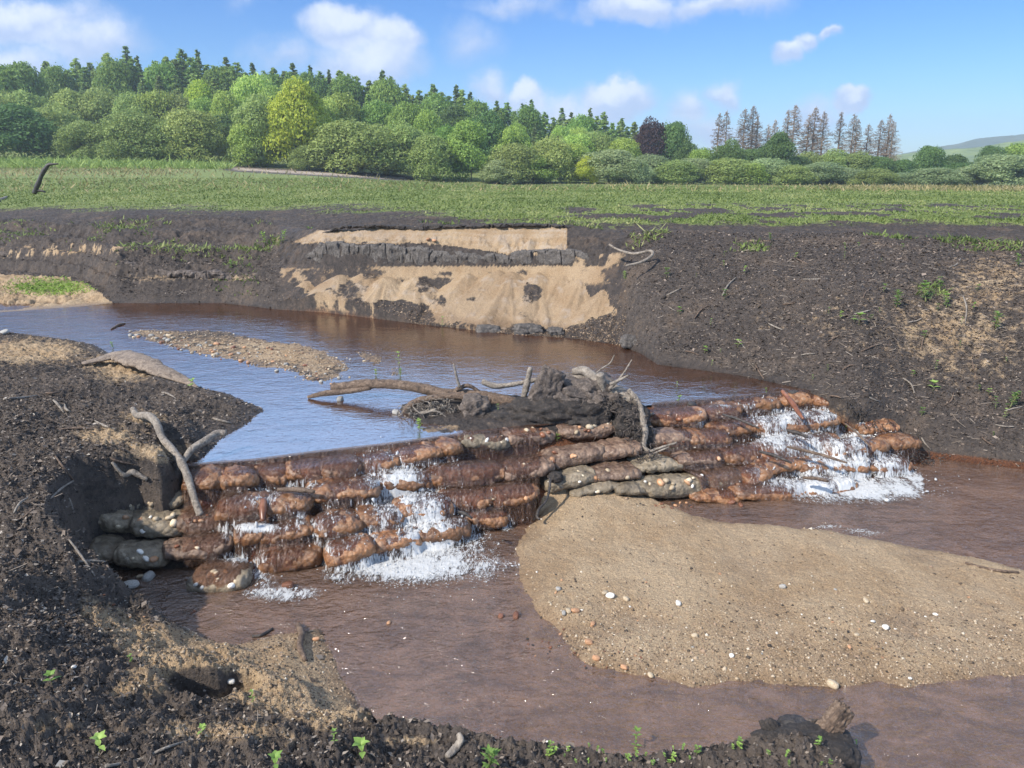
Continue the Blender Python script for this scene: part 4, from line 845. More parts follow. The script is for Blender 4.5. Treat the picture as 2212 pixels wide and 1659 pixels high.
for k, (lb, pts) in enumerate([('thin forked twig rising behind the thick grey branch', [(1288, 806, 6.8, 1.6), (1300, 796, 6.8, 1.6), (1318, 784, 6.8, 1.5), (1327, 767, 6.8, 1.2)]),
      ('pale twig pointing up right of the thick grey branch', [(1316, 840, 6.5, 3.5), (1335, 822, 6.5, 3), (1350, 802, 6.5, 2), (1365, 777, 6.5, 1.3)]),
      ('short pale twig lying across the right end of the driftwood', [(1318, 830, 6.45, 3.6), (1340, 820, 6.45, 3), (1357, 811, 6.45, 2)]),
      ('pale stick poking left from the step below the driftwood', [(1402, 976, 6.08, 3), (1430, 966, 6.08, 2.6), (1462, 956, 6.08, 2)]),
      ('pale forked stick beside the crooked root', [(1402, 984, 6.05, 2), (1425, 974, 6.05, 2), (1445, 966, 6.05, 1.4)]),
      ('dark stick leaning on the grey slab before the driftwood', [(1036, 928, 6.45, 2.6), (1046, 912, 6.45, 2.4), (1057, 897, 6.45, 2)]),
      ('pale peeled stick in the roots at the left of the driftwood', [(905, 892, 6.45, 2.5), (925, 889, 6.45, 3), (942, 884, 6.45, 2.5)]),
      ('thin pale rootlet trailing in front of the root tangle', [(893, 880, 6.42, 1.2), (910, 893, 6.4, 1.4), (940, 888, 6.4, 1.4), (960, 898, 6.4, 1.2), (967, 905, 6.4, 1)]),
      ('brown twig lying over the second step of the weir', [(1005, 984, None, 2.4), (1030, 990, None, 2.6), (1060, 1004, None, 2.6), (1082, 1012, None, 2.4)]),
      ('black root dangling from the dark clod onto the sand bar', [(1188, 1032, 5.62, 3), (1187, 1055, 5.55, 3), (1180, 1080, 5.45, 3), (1164, 1100, 5.35, 3.2), (1160, 1116, 5.28, 3.2), (1166, 1122, 5.25, 2.5)])]):
    stick('twig', lb, 'twig', pts, [M_grwood, M_grwood, M_grwood, M_grwood, M_grwood, M_dkwood, M_grwood, M_grwood, M_brwood, M_dkwood][k], 7, .012, .1)
def clod(name, label, cat, parts, mat, sub=5):
    mb = MB(); base = None
    for (u, v, y, su, sv, sy, ro, bx) in parts:
        p = D(u, v, y); q = PX(y)
        if base is None: base = p
        lump(mb, p, (su / q, sy, sv / q), (0, ro, .2), sub, .2, 2.2, u * .37, bx)
    o = mb.build(name, mat, None, True, rel=base); o.location = base; tag(o, label, cat); return o
clod('rotten_stump', 'rotten tree stump with a pale fibrous top in the driftwood pile', 'stump', [(1258, 843, 6.72, 76, 34, .26, .05, .65), (1215, 868, 6.62, 62, 42, .22, -.1, .5), (1290, 868, 6.62, 40, 34, .2, .1, .5)], M_rot)
clod('bark_slab', 'dark jagged slab of rotten wood leaning left on the stump', 'bark', [(1180, 838, 6.5, 30, 46, .08, .45, .75)], M_rot)
clod('peat_block', 'black crumbling peat block at the foot of the rotten stump', 'peat', [(1190, 892, 6.5, 90, 38, .22, .05, .4), (1110, 903, 6.5, 66, 26, .2, 0, .3), (1265, 896, 6.5, 58, 34, .2, 0, .4)], M_peat)
clod('mud_boulder', 'rounded brown lump of mud under the long branch', 'boulder', [(1026, 880, 6.5, 31, 27, .12, .1, .35)], M_rot)
clod('wet_mud_mound', 'low wet mud mound under the left end of the driftwood', 'mud', [(950, 885, 6.75, 80, 18, .2, .05, .2)], M_peat)
clod('root_clod', 'dark clod of roots under the right end of the thick branch', 'clod', [(1362, 912, 6.42, 42, 40, .13, .0, .2), (1385, 945, 6.35, 26, 34, .12, 0, .2), (1345, 880, 6.5, 36, 18, .15, .3, .2)], M_peat)
clod('dark_clod', 'small black clod on the third step with a root hanging from it', 'clod', [(1200, 1031, 5.72, 17, 11, .06, 0, .2)], M_peat, 4)
for (u, v, y, su, sv, lb) in [(958, 704, 10.75, 17, 10, 'rough dark boulder at the foot of the sandy scarp left of centre'), (1140, 712, 10.15, 34, 13, 'broad cracked boulder at the water edge under the sandy scarp'), (1055, 713, 10.3, 28, 12, 'black wet boulder at the water edge below the main sand fan'), (1362, 738, 9.25, 22, 15, 'dark boulder at the right corner of the scarp'), (1000, 708, 10.6, 14, 8, 'small dark clod between the boulders at the foot of the scarp'), (1200, 716, 10.05, 18, 9, 'dark clod right of the broad boulder under the scarp')]:
    clod('boulder', lb, 'boulder', [(u, v, y, su, sv, .10, .08, .55), (u + su * .5, v + 3, y - .03, su * .5, sv * .7, .08, .2, .4)], M_clay, 4)
def ledge(name, label, cat, us, vts, vbs, ysn, depth, mat, seed, step=.0, amp=.05):
    """a ragged, cracked ledge running along the scarp: a closed band with an uneven front"""
    n = 620; m = 26; u = np.linspace(us[0], us[-1], n); vt = np.interp(u, us, vts); vb = np.interp(u, us, vbs); yy_ = np.interp(u, us, ysn)
    tp = np.array([list(D(a, b, c)) for a, b, c in zip(u, vt, yy_)]); bt = np.array([list(D(a, b, c)) for a, b, c in zip(u, vb, yy_)])
    X = tp[:, 0]; crack = pn2(X * 3.1 + seed, X * 0 + seed); blk = np.round(pn2(X * 2.3 + seed * 3, X * 0 + 4.2) * 4) / 4
    hj = .05 * blk + .03 * fbm2(X, X * 0 + seed, 6, 3); th_ = np.linspace(-np.pi * .62, np.pi * .62, m); V = []
    fade = np.minimum(1, np.minimum(np.arange(n), n - 1 - np.arange(n)) / 30)
    for k, t in enumerate(th_):
        zc = (np.sin(t) if abs(t) < np.pi / 2 else np.sign(t)); fr = max(math.cos(t), -.35); sq = np.sign(fr) * abs(fr) ** .45
        mid = (tp + bt) / 2; hh_ = (tp[:, 2] - bt[:, 2]) / 2 * (1 + .35 * blk * fade) * (.25 + .75 * fade)
        z = mid[:, 2] + hh_ * np.sign(zc) * abs(zc) ** .6 + hj * .4; y = yy_ + .10 - depth * sq * fade
        V.append(np.stack([X, y, z], -1))
    V = np.stack(V, 1); f = V.reshape(-1, 3); nn = fbm3(f + seed, 7, 4, .6) + .7 * np.round(fbm3(f * np.array([1, .3, 2.2]) + seed * 2, 5, 2) * 4) / 4
    ck = np.exp(-(fbm2(f[:, 0], f[:, 2] * .6, 3.3, 2) / .03) ** 2)
    f[:, 1] -= amp * nn - .05 * ck; f[:, 2] += amp * .45 * fbm3(f + 5, 9, 3); ii = np.arange(n * m).reshape(n, m)
    q = np.stack([ii[:-1, :-1], ii[1:, :-1], ii[1:, 1:], ii[:-1, 1:]], -1).reshape(-1, 4); b = f[0].copy()
    o = mesh_from(name, f - b, q, mat); o.location = b; tag(o, label, cat); return o
ledge('clay_band', 'cracked dark clay band crossing the sandy scarp', 'clay', [655, 690, 900, 1020, 1045, 1100, 1225, 1300], [546, 528, 534, 542, 552, 546, 540, 556], [562, 573, 578, 581, 578, 577, 578, 580], [12.62, 12.48, 12.04, 11.82, 11.76, 11.64, 11.32, 10.95], .10, M_clay, 3)
ledge('sod_lip', 'ragged overhanging lip of dark peat along the top of the scarp', 'sod', [690, 745, 820, 905, 950, 1010, 1100, 1195, 1235], [502, 490, 485, 489, 485, 486, 485, 484, 486], [507, 495, 491, 500, 493, 492, 492, 490, 494], [13.0, 12.82, 12.6, 12.4, 12.3, 12.18, 12.0, 11.85, 11.75], .09, M_peat, 8, amp=.06)
ledge('bank_ledge', 'undercut crumbling ledge above the water on the far left bank', 'ledge', [-120, 60, 180, 260, 400, 520, 585], [545, 548, 556, 568, 588, 592, 598], [566, 574, 586, 598, 606, 612, 616], [16.6, 16.2, 15.2, 13.4, 12.95, 12.85, 12.6], .12, M_rot, 12, amp=.10)
def tangle(label, boxes, n, seed, mats):
    rs = random.Random(seed); mb = MB(); base = None
    for k in range(n):
        (cu_, cv_, ru, rv, y) = rs.choice(boxes); u = rs.gauss(cu_, ru); v = rs.gauss(cv_, rv); pts = []; a = rs.uniform(0, 6.28); y_ = y + rs.uniform(-.12, .06); ln = rs.uniform(8, 26)
        for j in range(5):
            p = D(u, v, y_); pts.append((p.x, p.y, p.z, rs.uniform(.5, 1.5) / PX(y) * (1 - j * .12)))
            a += rs.gauss(0, .7); u += math.cos(a) * ln / 4; v += math.sin(a) * ln / 4 + 1; y_ += rs.gauss(0, .02)
        if base is None: base = pts[0][:3]
        tube(mb, pts, .03, 5, 0)
    o = mb.build('root_tangle', mats, None, True, rel=base); o.location = base; tag(o, label, 'roots', kind='stuff'); return o
tangle('tangle of fine grey roots below the bark-flaked branch at the left', [(885, 895, 16, 12, 6.5), (930, 885, 26, 10, 6.55), (950, 875, 18, 9, 6.55)], 110, 2, M_grwood)
tangle('tangle of dark roots under the thick branch and crooked root', [(1350, 905, 22, 26, 6.35), (1375, 940, 20, 25, 6.25), (1330, 872, 26, 14, 6.45), (1400, 985, 14, 14, 6.1)], 200, 3, M_rot)
tangle('wisps of black roots hanging along the foot of the right bank', [(1850, 880, 18, 8, 6.85), (1900, 925, 16, 10, 6.85), (1940, 960, 18, 10, 6.75), (1990, 990, 24, 6, 6.65)], 120, 4, M_dkwood)
# left bank
stick('bent_branch', 'bent weathered branch standing in the left cascade and leaning over the bank', 'branch', [(286, 882, 5.75, 5), (296, 897, 5.7, 7), (322, 899, 5.6, 8), (338, 915, 5.5, 8), (350, 945, 5.42, 7), (372, 972, 5.32, 8), (395, 1005, 5.2, 8), (410, 1045, 5.1, 8), (422, 1085, 5.0, 7.5), (433, 1113, 4.95, 7.5)], M_grwood, 12, .012, .1, knob=.4)
stick('branch', 'mottled grey branch leaning from the left bank into the blue water', 'branch', [(488, 936, 5.6, 7), (468, 937, 5.58, 7.5), (440, 955, 5.45, 8), (418, 968, 5.38, 8), (400, 990, 5.3, 6), (388, 1015, 5.22, 5)], M_grwood, 12, .012, .1)
M_tanwood = wood_mat('tan_wood', (.07, .05, .036), (.20, .15, .11), (.33, .26, .195))
o = stick('driftwood_log', 'flat sun-bleached driftwood log lying on the left bank by the blue water', 'log', [(180, 792, None, 8), (215, 788, None, 14), (262, 786, None, 24), (305, 800, None, 25), (350, 815, None, 19), (395, 828, None, 12), (425, 838, None, 3)], M_tanwood, 28, .015, .16, flat=.32, knob=.5, freq=9)
stick('split_branch', 'pinkish split branch lying down the left bank below the bent branch', 'branch', [(245, 1018, None, 3), (268, 1030, None, 5.5), (290, 1040, None, 6.5), (320, 1052, None, 5)], M_grwood, 9, .015, .2)
LS = [(116, 870, 138, 893), (140, 877, 152, 890), (350, 850, 380, 862), (120, 990, 160, 1040), (128, 930, 200, 928), (205, 912, 250, 930), (160, 1045, 110, 1080), (20, 865, 80, 858), (100, 850, 130, 855), (150, 1080, 160, 1110), (60, 1078, 30, 1110), (460, 905, 500, 915),
      (165, 1215, 230, 1218), (160, 1208, 215, 1228), (85, 1090, 50, 1120), (240, 995, 290, 1005), (330, 990, 370, 1000), (270, 700, 240, 712), (150, 1170, 205, 1245)]
LN = ['short pale', 'thin curved pale', 'straight pale', 'long brown', 'thin horizontal', 'reddish', 'forked brown', 'dark', 'tiny pale', 'stubby', 'thin grey', 'wet', 'bleached', 'curving', 'brittle', 'reddish curved', 'mossy', 'small', 'long curved']
LP = ['on the left bank', 'lying on peat chips', 'beside the sandy patch', 'near the black hollow', 'at the bank edge']
for k, (a, b_, c, d_) in enumerate(LS):
    stick('stick', f'{LN[k]} stick, {ordn(sorted(range(len(LS)), key=lambda i: LS[i][0]).index(k), len(LS))} among loose sticks on the left bank', 'stick', [(a, b_, None, 1.8), ((a + c) / 2 + random.uniform(-4, 4), (b_ + d_) / 2 + random.uniform(-3, 3), None, 2.6), (c, d_, None, 1.5)], random.choice([M_grwood, M_brwood, M_grwood]), 7, .03, .15, 'loose sticks on the left bank')
# foreground
stick('cane', 'long straight dry cane lying at the bottom edge of the near bank', 'stick', [(230, 1668, None, 3.2), (300, 1644, None, 3.2), (360, 1622, None, 3.0), (416, 1600, None, 2.2)], M_grwood, 8, .02, .06)
stick('root', 'curved brown root sticking out of the near sand lobe', 'root', [(645, 1355, None, 6), (652, 1375, None, 7), (648, 1400, None, 7), (660, 1430, None, 5)], M_brwood, 10, .01, .12)
stick('bark_piece', 'curved pale piece of bark on the foreground bank', 'bark', [(966, 1640, None, 8), (985, 1625, None, 9), (995, 1605, None, 8), (990, 1590, None, 6)], M_grwood, 10, .008, .2, flat=.7)
stick('black_twig', 'short black twig on the near sand lobe', 'twig', [(545, 1378, None, 3), (565, 1375, None, 3.5), (590, 1360, None, 3)], M_dkwood, 7, .01, .2)
stick('twig', 'dark twig lying near the right end of the sand bar', 'twig', [(2085, 1218, None, 3), (2120, 1228, None, 3), (2160, 1236, None, 3), (2200, 1240, None, 2.5)], M_brwood, 7, .02, .1)
# foreground stump
q = PX(2.9)
def fg(u, v, y): return D(u, v, y)
root = empty('broken_stump', fg(1740, 1640, 2.75), 'broken black stump with a tilted wooden slab at the edge of the near bank', 'stump')
mb = MB(); p = fg(1730, 1640, 2.86); lump(mb, p - root.location, (.26, .16, .13), (0, 0, .2), 5, .17, 2.4, 3.3, .35)
p = fg(1665, 1590, 2.95); lump(mb, p - root.location, (.045, .05, .09), (0, -.2, .2), 4, .2, 2.4, 5.3, .3); mb.build('stump_base', M_peat, root)
mb = MB(); p = fg(1712, 1572, 2.98); lump(mb, p - root.location, (.075, .06, .05), (0, 0, .2), 4, .12, 1.8, 8.3, .2); mb.build('dark_knob', M_dkwood, root)
mb = MB(); p = fg(1795, 1565, 2.95); lump(mb, p - root.location, (.045, .045, .125), (0, .6, .1), 5, .16, 3.2, 9.3, .75); mb.build('wood_slab', M_brwood, root)
mb = MB(); p = fg(1752, 1575, 3.0); lump(mb, p - root.location, (.05, .03, .05), (0, .5, .1), 4, .3, 3, 2.3, .1); mb.build('splintered_wood', M_rot, root)
# the leaning dead trunk in the field
stick('leaning_dead_tree', 'dark dead trunk leaning in the green field at the far left', 'trunk', [(74, 418, 30, 4.5), (82, 398, 30, 4.8), (92, 375, 30, 4.2), (104, 357, 30, 4), (112, 355, 30, 2.6), (126, 354, 30, 1.5)], M_dkwood, 10, .06, .15, extra=[('side_branch', [(78, 412, 30, 3), (88, 412, 30, 2.5), (98, 415, 30, 2)])], freq=4)
stick('fallen_log', 'small pale fallen log at the left edge of the green field', 'log', [(-8, 437, None, 3), (6, 432, None, 3), (15, 427, None, 2)], M_grwood, 8, .1, .15, freq=4)
# right bank
stick('fallen_branch', 'pale branch bent in a hook at the right end of the sandy scarp', 'branch', [(1316, 528, 10.55, 2), (1335, 539, 10.45, 2.3), (1370, 548, 10.3, 2.8), (1405, 542, 10.2, 2.8), (1408, 552, 10.1, 3), (1385, 566, 10.0, 2.8), (1352, 574, 9.95, 2)], M_grwood, 8, .02, .12)
RS = [(1735, 605, 1790, 603), (1880, 625, 1865, 645), (1730, 770, 1760, 765), (2080, 640, 2085, 700), (1790, 870, 1812, 905), (2100, 780, 2110, 820), (1845, 680, 1880, 672), (1960, 700, 1990, 690), (1690, 660, 1720, 655), (1632, 790, 1650, 820), (2170, 890, 2208, 880), (2120, 950, 2150, 965), (1990, 950, 2010, 975), (1560, 640, 1590, 600), (2000, 720, 1990, 760), (1870, 855, 1900, 870),
      (1500, 690, 1530, 660), (1900, 745, 1860, 760), (2060, 850, 2040, 880), (1950, 820, 1975, 850), (1660, 700, 1690, 715), (1790, 740, 1815, 725), (1590, 735, 1610, 755), (1440, 640, 1470, 625), (2150, 920, 2190, 925), (1720, 560, 1745, 572), (2050, 580, 2075, 560), (1820, 800, 1845, 790), (1480, 760, 1510, 768)]
RA = ['thin pale', 'short brown', 'curved grey', 'long pale', 'forked brown', 'bleached']
RO = sorted(range(len(RS)), key=lambda i: RS[i][0])
for k, (a, b_, c, d_) in enumerate(RS):
    ext = []
    stick('stick', f'{RA[k % 6]} stick on the dark right bank, {ordn(RO.index(k), len(RS))} of the sticks there', 'stick', [(a, b_, None, 1.3), ((a + c) / 2 + random.uniform(-5, 5), (b_ + d_) / 2 + random.uniform(-4, 4), None, 1.8), (c, d_, None, 1.0)], random.choice([M_grwood, M_brwood, M_grwood]), 6, .04, .15, 'loose sticks on the right bank')
CS = [(1690, 845, 1735, 905, 'orange wet board standing in the right cascade', 5.5, M_redstone), (1560, 895, 1640, 925, 'black twig across the top of the right cascade', 3, M_dkwood), (1700, 930, 1745, 945, 'black bark strip in the middle of the right cascade', 4, M_dkwood), (1700, 965, 1830, 1000, 'reddish branch lying diagonally in the right cascade', 3.5, M_brwood),
      (1826, 915, 1880, 965, 'straight reddish twig in the right cascade', 2.2, M_brwood), (1640, 975, 1710, 1000, 'black branch in the lower right cascade', 4, M_dkwood), (1735, 1032, 1790, 1040, 'short brown stick at the foot of the right cascade', 4, M_brwood), (600, 1058, 680, 1062, 'brown stick in the foam of the left cascade', 6, M_brwood), (570, 1080, 568, 1125, 'upright reddish slab in the left cascade', 9, M_redstone), (990, 1105, 1020, 1120, 'black stick at the right of the left cascade', 3.5, M_dkwood)]
for (a, b_, c, d_, lb, r, mt) in CS:
    z1 = [.5 - (y_ - 860) / 215 * .45 if a > 1300 else .5 - (y_ - 990) / 240 * .45 for y_ in (b_, d_)]
    p = P(a, b_, z1[0] + .05); q2 = P(c, d_, z1[1] + .05); m_ = (p + q2) / 2 + Vector((0, 0, .01))
    mb = MB(); rr = r / PX(p.y); tube(mb, [(*(Vector((0, 0, 0))), rr * .7), (*(m_ - p), rr), (*(q2 - p), rr * .6)], .015, 8, .2); o = mb.build('stick', mt); o.location = p; tag(o, lb, 'stick')

# ------------------------------------------------------------------ stones
stone_protos = []
for k in range(8):
    mb = MB(); lump(mb, (0, 0, 0), (1, random.uniform(.65, .95), random.uniform(.45, .7)), (0, 0, 0), 3, random.uniform(.10, .2), 1.3, k * 3.1, random.choice([.1, .3, .45])); stone_protos.append(mb)
sm = {}
def stone(u, v, rpx, mat, label, group=None, sink=.25, z=None, name='stone'):
    key = (random.randrange(8), mat.name)
    p = hit(u, v) if z is None else P(u, v, z)
    r = rpx / PX(p.y)
    if key not in sm:
        o = stone_protos[key[0]].build(name, mat); sm[key] = o.data
    else:
        o = bpy.data.objects.new(name, sm[key]); COL.objects.link(o)
    o.scale = (r, r, r); o.location = p + Vector((0, 0, r * (.45 - sink))); o.rotation_euler = (random.uniform(-.3, .3), random.uniform(-.3, .3), random.uniform(0, 6.28))
    tag(o, label, 'stone', group); return o
SS = [(1318, 1291, 12, 'w', 'upright white stone standing on a buff one on the sand bar'), (1307, 1283, 9, 'p', 'buff stone behind the upright white stone on the sand bar'), (1352, 1297, 8, 'p', 'pale flat chip right of the upright white stone'), (1243, 1322, 10, 'o', 'orange stone at the left of the sand bar pebble cluster'), (1228, 1322, 8, 'p', 'buff stone touching the orange one in the pebble cluster'),
      (1218, 1328, 7, 'g', 'greyish stone at the left end of the pebble cluster'), (1465, 1307, 9, 'w', 'long white pebble lying flat in the middle of the sand bar'), (1281, 1352, 8, 'o', 'upright tan stone below the pebble cluster'), (1272, 1390, 10, 'o', 'angular orange brick fragment near the water on the sand bar'), (1288, 1425, 9, 'o', 'square orange stone at the lower edge of the sand bar'),
      (1348, 1446, 9, 'o', 'orange stone at the near edge of the sand bar'), (1405, 1462, 9, 'p', 'buff wedge stone at the water edge of the sand bar'), (1798, 1484, 14, 'p', 'large cream wedge stone in the water by the near edge of the sand bar'), (1206, 1276, 8, 'g', 'flat grey stone near the left edge of the sand bar'), (1115, 1333, 10, 'r', 'wet reddish stone in the shallow water left of the sand bar'),
      (1082, 1333, 7, 'r', 'small wet brown stone in the shallow water left of the sand bar'), (1885, 1345, 6, 'w', 'small white pebble toward the right of the sand bar'), (1912, 1358, 8, 'w', 'white pebble beside black scraps on the sand bar'), (1850, 1375, 6, 'p', 'small cream pebble in the lower middle of the sand bar'), (1835, 1400, 6, 'o', 'pinkish pebble in the lower middle of the sand bar'),
      (1690, 1270, 8, 'g', 'pale green-grey flat stone in the middle of the sand bar'), (1870, 1300, 8, 'p', 'flat buff stone level with the sand in the middle of the sand bar'), (2020, 1330, 6, 'w', 'white chip near the right side of the sand bar'), (1965, 1470, 5, 'w', 'tiny white stone at the near water edge on the right'), (1500, 1375, 7, 'p', 'buff stone in the lower left part of the sand bar'),
      (2240 - 80, 1425, 6, 'p', 'buff stone low on the right of the sand bar'), (1580, 1420, 6, 'w', 'pale pebble near the near edge left of the cream wedge stone'), (840, 1348, 6, 'o', 'small orange stone under the near stream water'),
      (282, 1270, 19, 'g', 'large upright grey cobble at the foot of the left sandbags'), (322, 1252, 15, 'g', 'round grey cobble right of the large upright cobble'), (303, 1248, 8, 'p', 'small buff pebble between the two grey cobbles'), (622, 1270, 14, 'r', 'wet red stone in the froth below the left cascade'), (683, 1383, 8, 'o', 'orange stone on the near sand lobe'), (500, 1478, 8, 'w', 'small white upright stone at the rim of the black hole'),
      (160, 1443, 6, 'w', 'small white stone on the foreground bank'), (855, 873 + 20, 8, 'g', 'small grey stone by the root tangle'), (735, 865, 9, 'g', 'pale stone in the water below the forked branch'), (830, 1018 - 0, 9, 'r', 'reddish stone on the crest of the left cascade'), (665, 1012, 12, 'k', 'dark stone on the crest left of the falling water'), (722, 1002, 9, 'k', 'black stone on the crest of the left cascade'),
      (1495, 878, 14, 'k', 'black clump on the crest of the right cascade'), (1598, 868 + 8, 8, 'k', 'small black stone on the crest of the right cascade'), (1715, 855, 14, 'k', 'dark stone at the top right of the right cascade'), (1627, 1018, 9, 'r', 'round red stone left of the right cascade foam'), (1580, 1088, 9, 'r', 'red slab stone at the foot of the weir by the right pool'), (1600, 1094, 7, 'r', 'small red stone in shallow water by the right pool'),
      (925, 520, 7, 'o', 'small brown stone on the upper sand of the scarp'), (938, 524, 5, 'o', 'tiny brown stone beside the one on the upper sand'), (10, 722, 10, 'g', 'grey boulder at the left edge of the upper pool'),
      (1030, 1650, 8, 'k', 'grey stump-like stone in the foreground bank')]
M_black = simple_mat('black_stone', [(.3, (.012, .010, .010)), (.5, (.035, .030, .027)), (.7, (.09, .075, .065))], 7, .5, .006, rnd=.2)
mm_ = {'w': M_white, 'p': M_pebble, 'o': M_orange, 'g': M_grey, 'r': M_redstone, 'k': M_black}
for (u, v, r, k, lb) in SS: stone(u, v, r, mm_[k], lb, sink=.1 if k != 'k' else .2)
rs = random.Random(5); cnt = 0
gpos = []
while len(gpos) < 130:
    u = rs.uniform(280, 800); v = 714 + (u - 280) / 470 * 60 + rs.uniform(0, 55) * (.3 + (u - 280) / 500); p = hit(u, v)
    if greg(np.array(p.x), np.array(p.y)) != 4 and rs.random() > .12: continue
    gpos.append((u, v))
for (u, v) in gpos:
    r = rs.choice([2.2, 2.8, 3.4, 4.5, 6.5]) * .9
    mt_ = rs.choice([M_pebble, M_grey, M_redstone, M_orange, M_grey, M_grey]); stone(u, v, r, mt_, f'small {mt_.name.replace("_", " ").replace("pebble", "buff stone")} among many at the {"left" if u < 450 else "middle" if u < 620 else "right"} of the gravel bar', 'small stones on the gravel bar')
for k in range(70):
    u = rs.uniform(1130, 2200); v = rs.triangular(1180, 1460, 1400); p = hit(u, v)
    if greg(np.array(p.x), np.array(p.y)) != 3: continue
    mt_ = rs.choice([M_pebble, M_white, M_orange, M_grey, M_black, M_black]); stone(u, v, rs.choice([1.6, 2.2, 2.8, 3.6]), mt_, f'tiny {mt_.name.replace("_", " ").replace("pebble", "buff stone")} among many on the {"left" if u < 1450 else "middle" if u < 1850 else "right"} part of the sand bar', 'tiny pebbles on the sand bar', sink=.3)
for k in range(60):
    wi, (u, v) = rs.choice(list(enumerate([(rs.uniform(1130, 1230), rs.uniform(1350, 1440)), (rs.uniform(200, 470), rs.uniform(1280, 1340)), (rs.uniform(1380, 1500), rs.uniform(1085, 1100)), (rs.uniform(1230, 1440), rs.uniform(1405, 1450))])))
    mt_ = rs.choice([M_redstone, M_black, M_orange, M_black]); stone(u, v, rs.choice([2.5, 3.5, 4.5]), mt_, f'small {mt_.name.replace("_", " ")} ' + ['at the left tip of the sand bar', 'below the cobbles at the left', 'behind the sand bar by the weir', 'along the near edge of the sand bar'][wi], 'small stones at the edge of the lower stream', sink=.3)

# ------------------------------------------------------------------ litter, gravel, rubble (stuff)
def scatter_pts(n, reg_ok, urange, vrange, seed, dens=None):
    rg = np.random.default_rng(seed); out = []
    while sum(len(o) for o in out) < n:
        k = 60000; r = rg.integers(0, len(ys) - 1, k); c = rg.integers(0, NC - 1, k)
        # weight rows by what they cover in the picture
        uu, vv = U2[r, c], V2[r, c]
        ok = np.isin(REG[r, c], reg_ok) & (uu > urange[0]) & (uu < urange[1]) & (vv > vrange[0]) & (vv < vrange[1])
        if dens is not None: ok &= rg.random(k) < dens(r, c, uu, vv)
        r, c = r[ok], c[ok]; jx = rg.uniform(-.5, .5, len(r)) * 2 * AMAX / NC * ys[r]
        out.append(np.stack([X2[r, c] + jx, Y2[r, c], Z[r, c]], -1))
        if len(out) > 60: break
    o = np.concatenate(out); return o[:n]
def flakes(name, label, cat, P0, size, mats, seed, tilt=.5, asp=(.3, .8), lift=.004, kind='stuff', curl=.3):
    """leaf-like or chip-like little bent faces, one object"""
    rg = np.random.default_rng(seed); n = len(P0); s = rg.lognormal(0, .45, n) * size; a = rg.uniform(asp[0], asp[1], n)
    q = rg.uniform(0, 6.28, n); nx = rg.normal(0, tilt, n); nyy = rg.normal(0, tilt, n); nrm_ = np.stack([nx, nyy, np.ones(n)], -1); nrm_ /= np.linalg.norm(nrm_, axis=1, keepdims=True)
    t = np.stack([np.cos(q), np.sin(q), np.zeros(n)], -1); t -= nrm_ * (t * nrm_).sum(1, keepdims=True); t /= np.linalg.norm(t, axis=1, keepdims=True); b = np.cross(nrm_, t)
    L_ = [(-1, 0, 0), (-.2, 1, curl), (1, .1, .0), (.1, -1, curl)]
    V = np.stack([P0 + (t * l[0] + b * (l[1] * a)[:, None] + nrm_ * (l[2] * rg.uniform(-.6, 1, n))[:, None]) * s[:, None] if False else P0 + (t * l[0] + b * (l[1] * a)[:, None] + nrm_ * l[2] * .5) * s[:, None] for l in L_], 1)
    V[..., 2] += lift
    i = np.arange(n)[:, None] * 4; T = np.concatenate([i + np.array([[0, 2, 1]]), i + np.array([[0, 3, 2]])])
    col = np.repeat(rg.random((n, 3)), 4, 0)
    o = mesh_from(name, V.reshape(-1, 3), T, mats, False, {'rnd': col}); tag(o, label, cat, kind=kind); return o
def rnd_mat(name, stops, rough=.8, trans=0):
    m, nt, b, o = new_mat(name); A = N(nt, 'ShaderNodeAttribute', attribute_name='rnd'); sa = N(nt, 'ShaderNodeSeparateColor'); L(nt, A.outputs['Color'], sa.inputs[0])
    c = ramp(nt, sa.outputs[0], stops); L(nt, c, b.inputs['Base Color']); b.inputs['Roughness'].default_value = rough; b.inputs['Specular IOR Level'].default_value = .25
    if trans:
        t = N(nt, 'ShaderNodeBsdfTranslucent'); L(nt, c, t.inputs[0]); mx = N(nt, 'ShaderNodeMixShader'); mx.inputs[0].default_value = trans
        L(nt, b.outputs[0], mx.inputs[1]); L(nt, t.outputs[0], mx.inputs[2]); L(nt, mx.outputs[0], o.inputs[0])
    return m
M_lit = rnd_mat('leaf_litter', [(0, (.035, .027, .022)), (.45, (.085, .066, .053)), (.75, (.17, .135, .108)), (.96, (.26, .22, .18)), (1, (.42, .37, .31))], .95)
M_chip = rnd_mat('bark_chips', [(0, (.018, .014, .012)), (.5, (.07, .052, .042)), (.8, (.16, .12, .09)), (.95, (.24, .185, .145)), (1, (.38, .31, .25))])
def dlit(r, c, u, v):
    return np.where(sand[r, c] > .55, .25, 1.0) * np.clip(.25 + 1.6 * np.exp(-((u - 100) / 260) ** 2 - ((v - 1130) / 200) ** 2) + .4 * (v < 1000), 0, 1)
pt = scatter_pts(40000, [0], (-150, 2212), (715, 1700), 21, dlit)
flakes('leaf_litter', 'pale dead leaves and bark chips strewn over the near peat bank', 'leaf litter', pt, .0075, M_lit, 31, .55)
pt = scatter_pts(62000, [1, 8], (-100, 2800), (500, 1020), 22, lambda r, c, u, v: np.where(bank_t[r, c] > .02, 1, 0) * .9)
flakes('leaf_litter', 'brown chips and dead leaves strewn over the far banks', 'leaf litter', pt, .0095, M_chip, 32, .6)
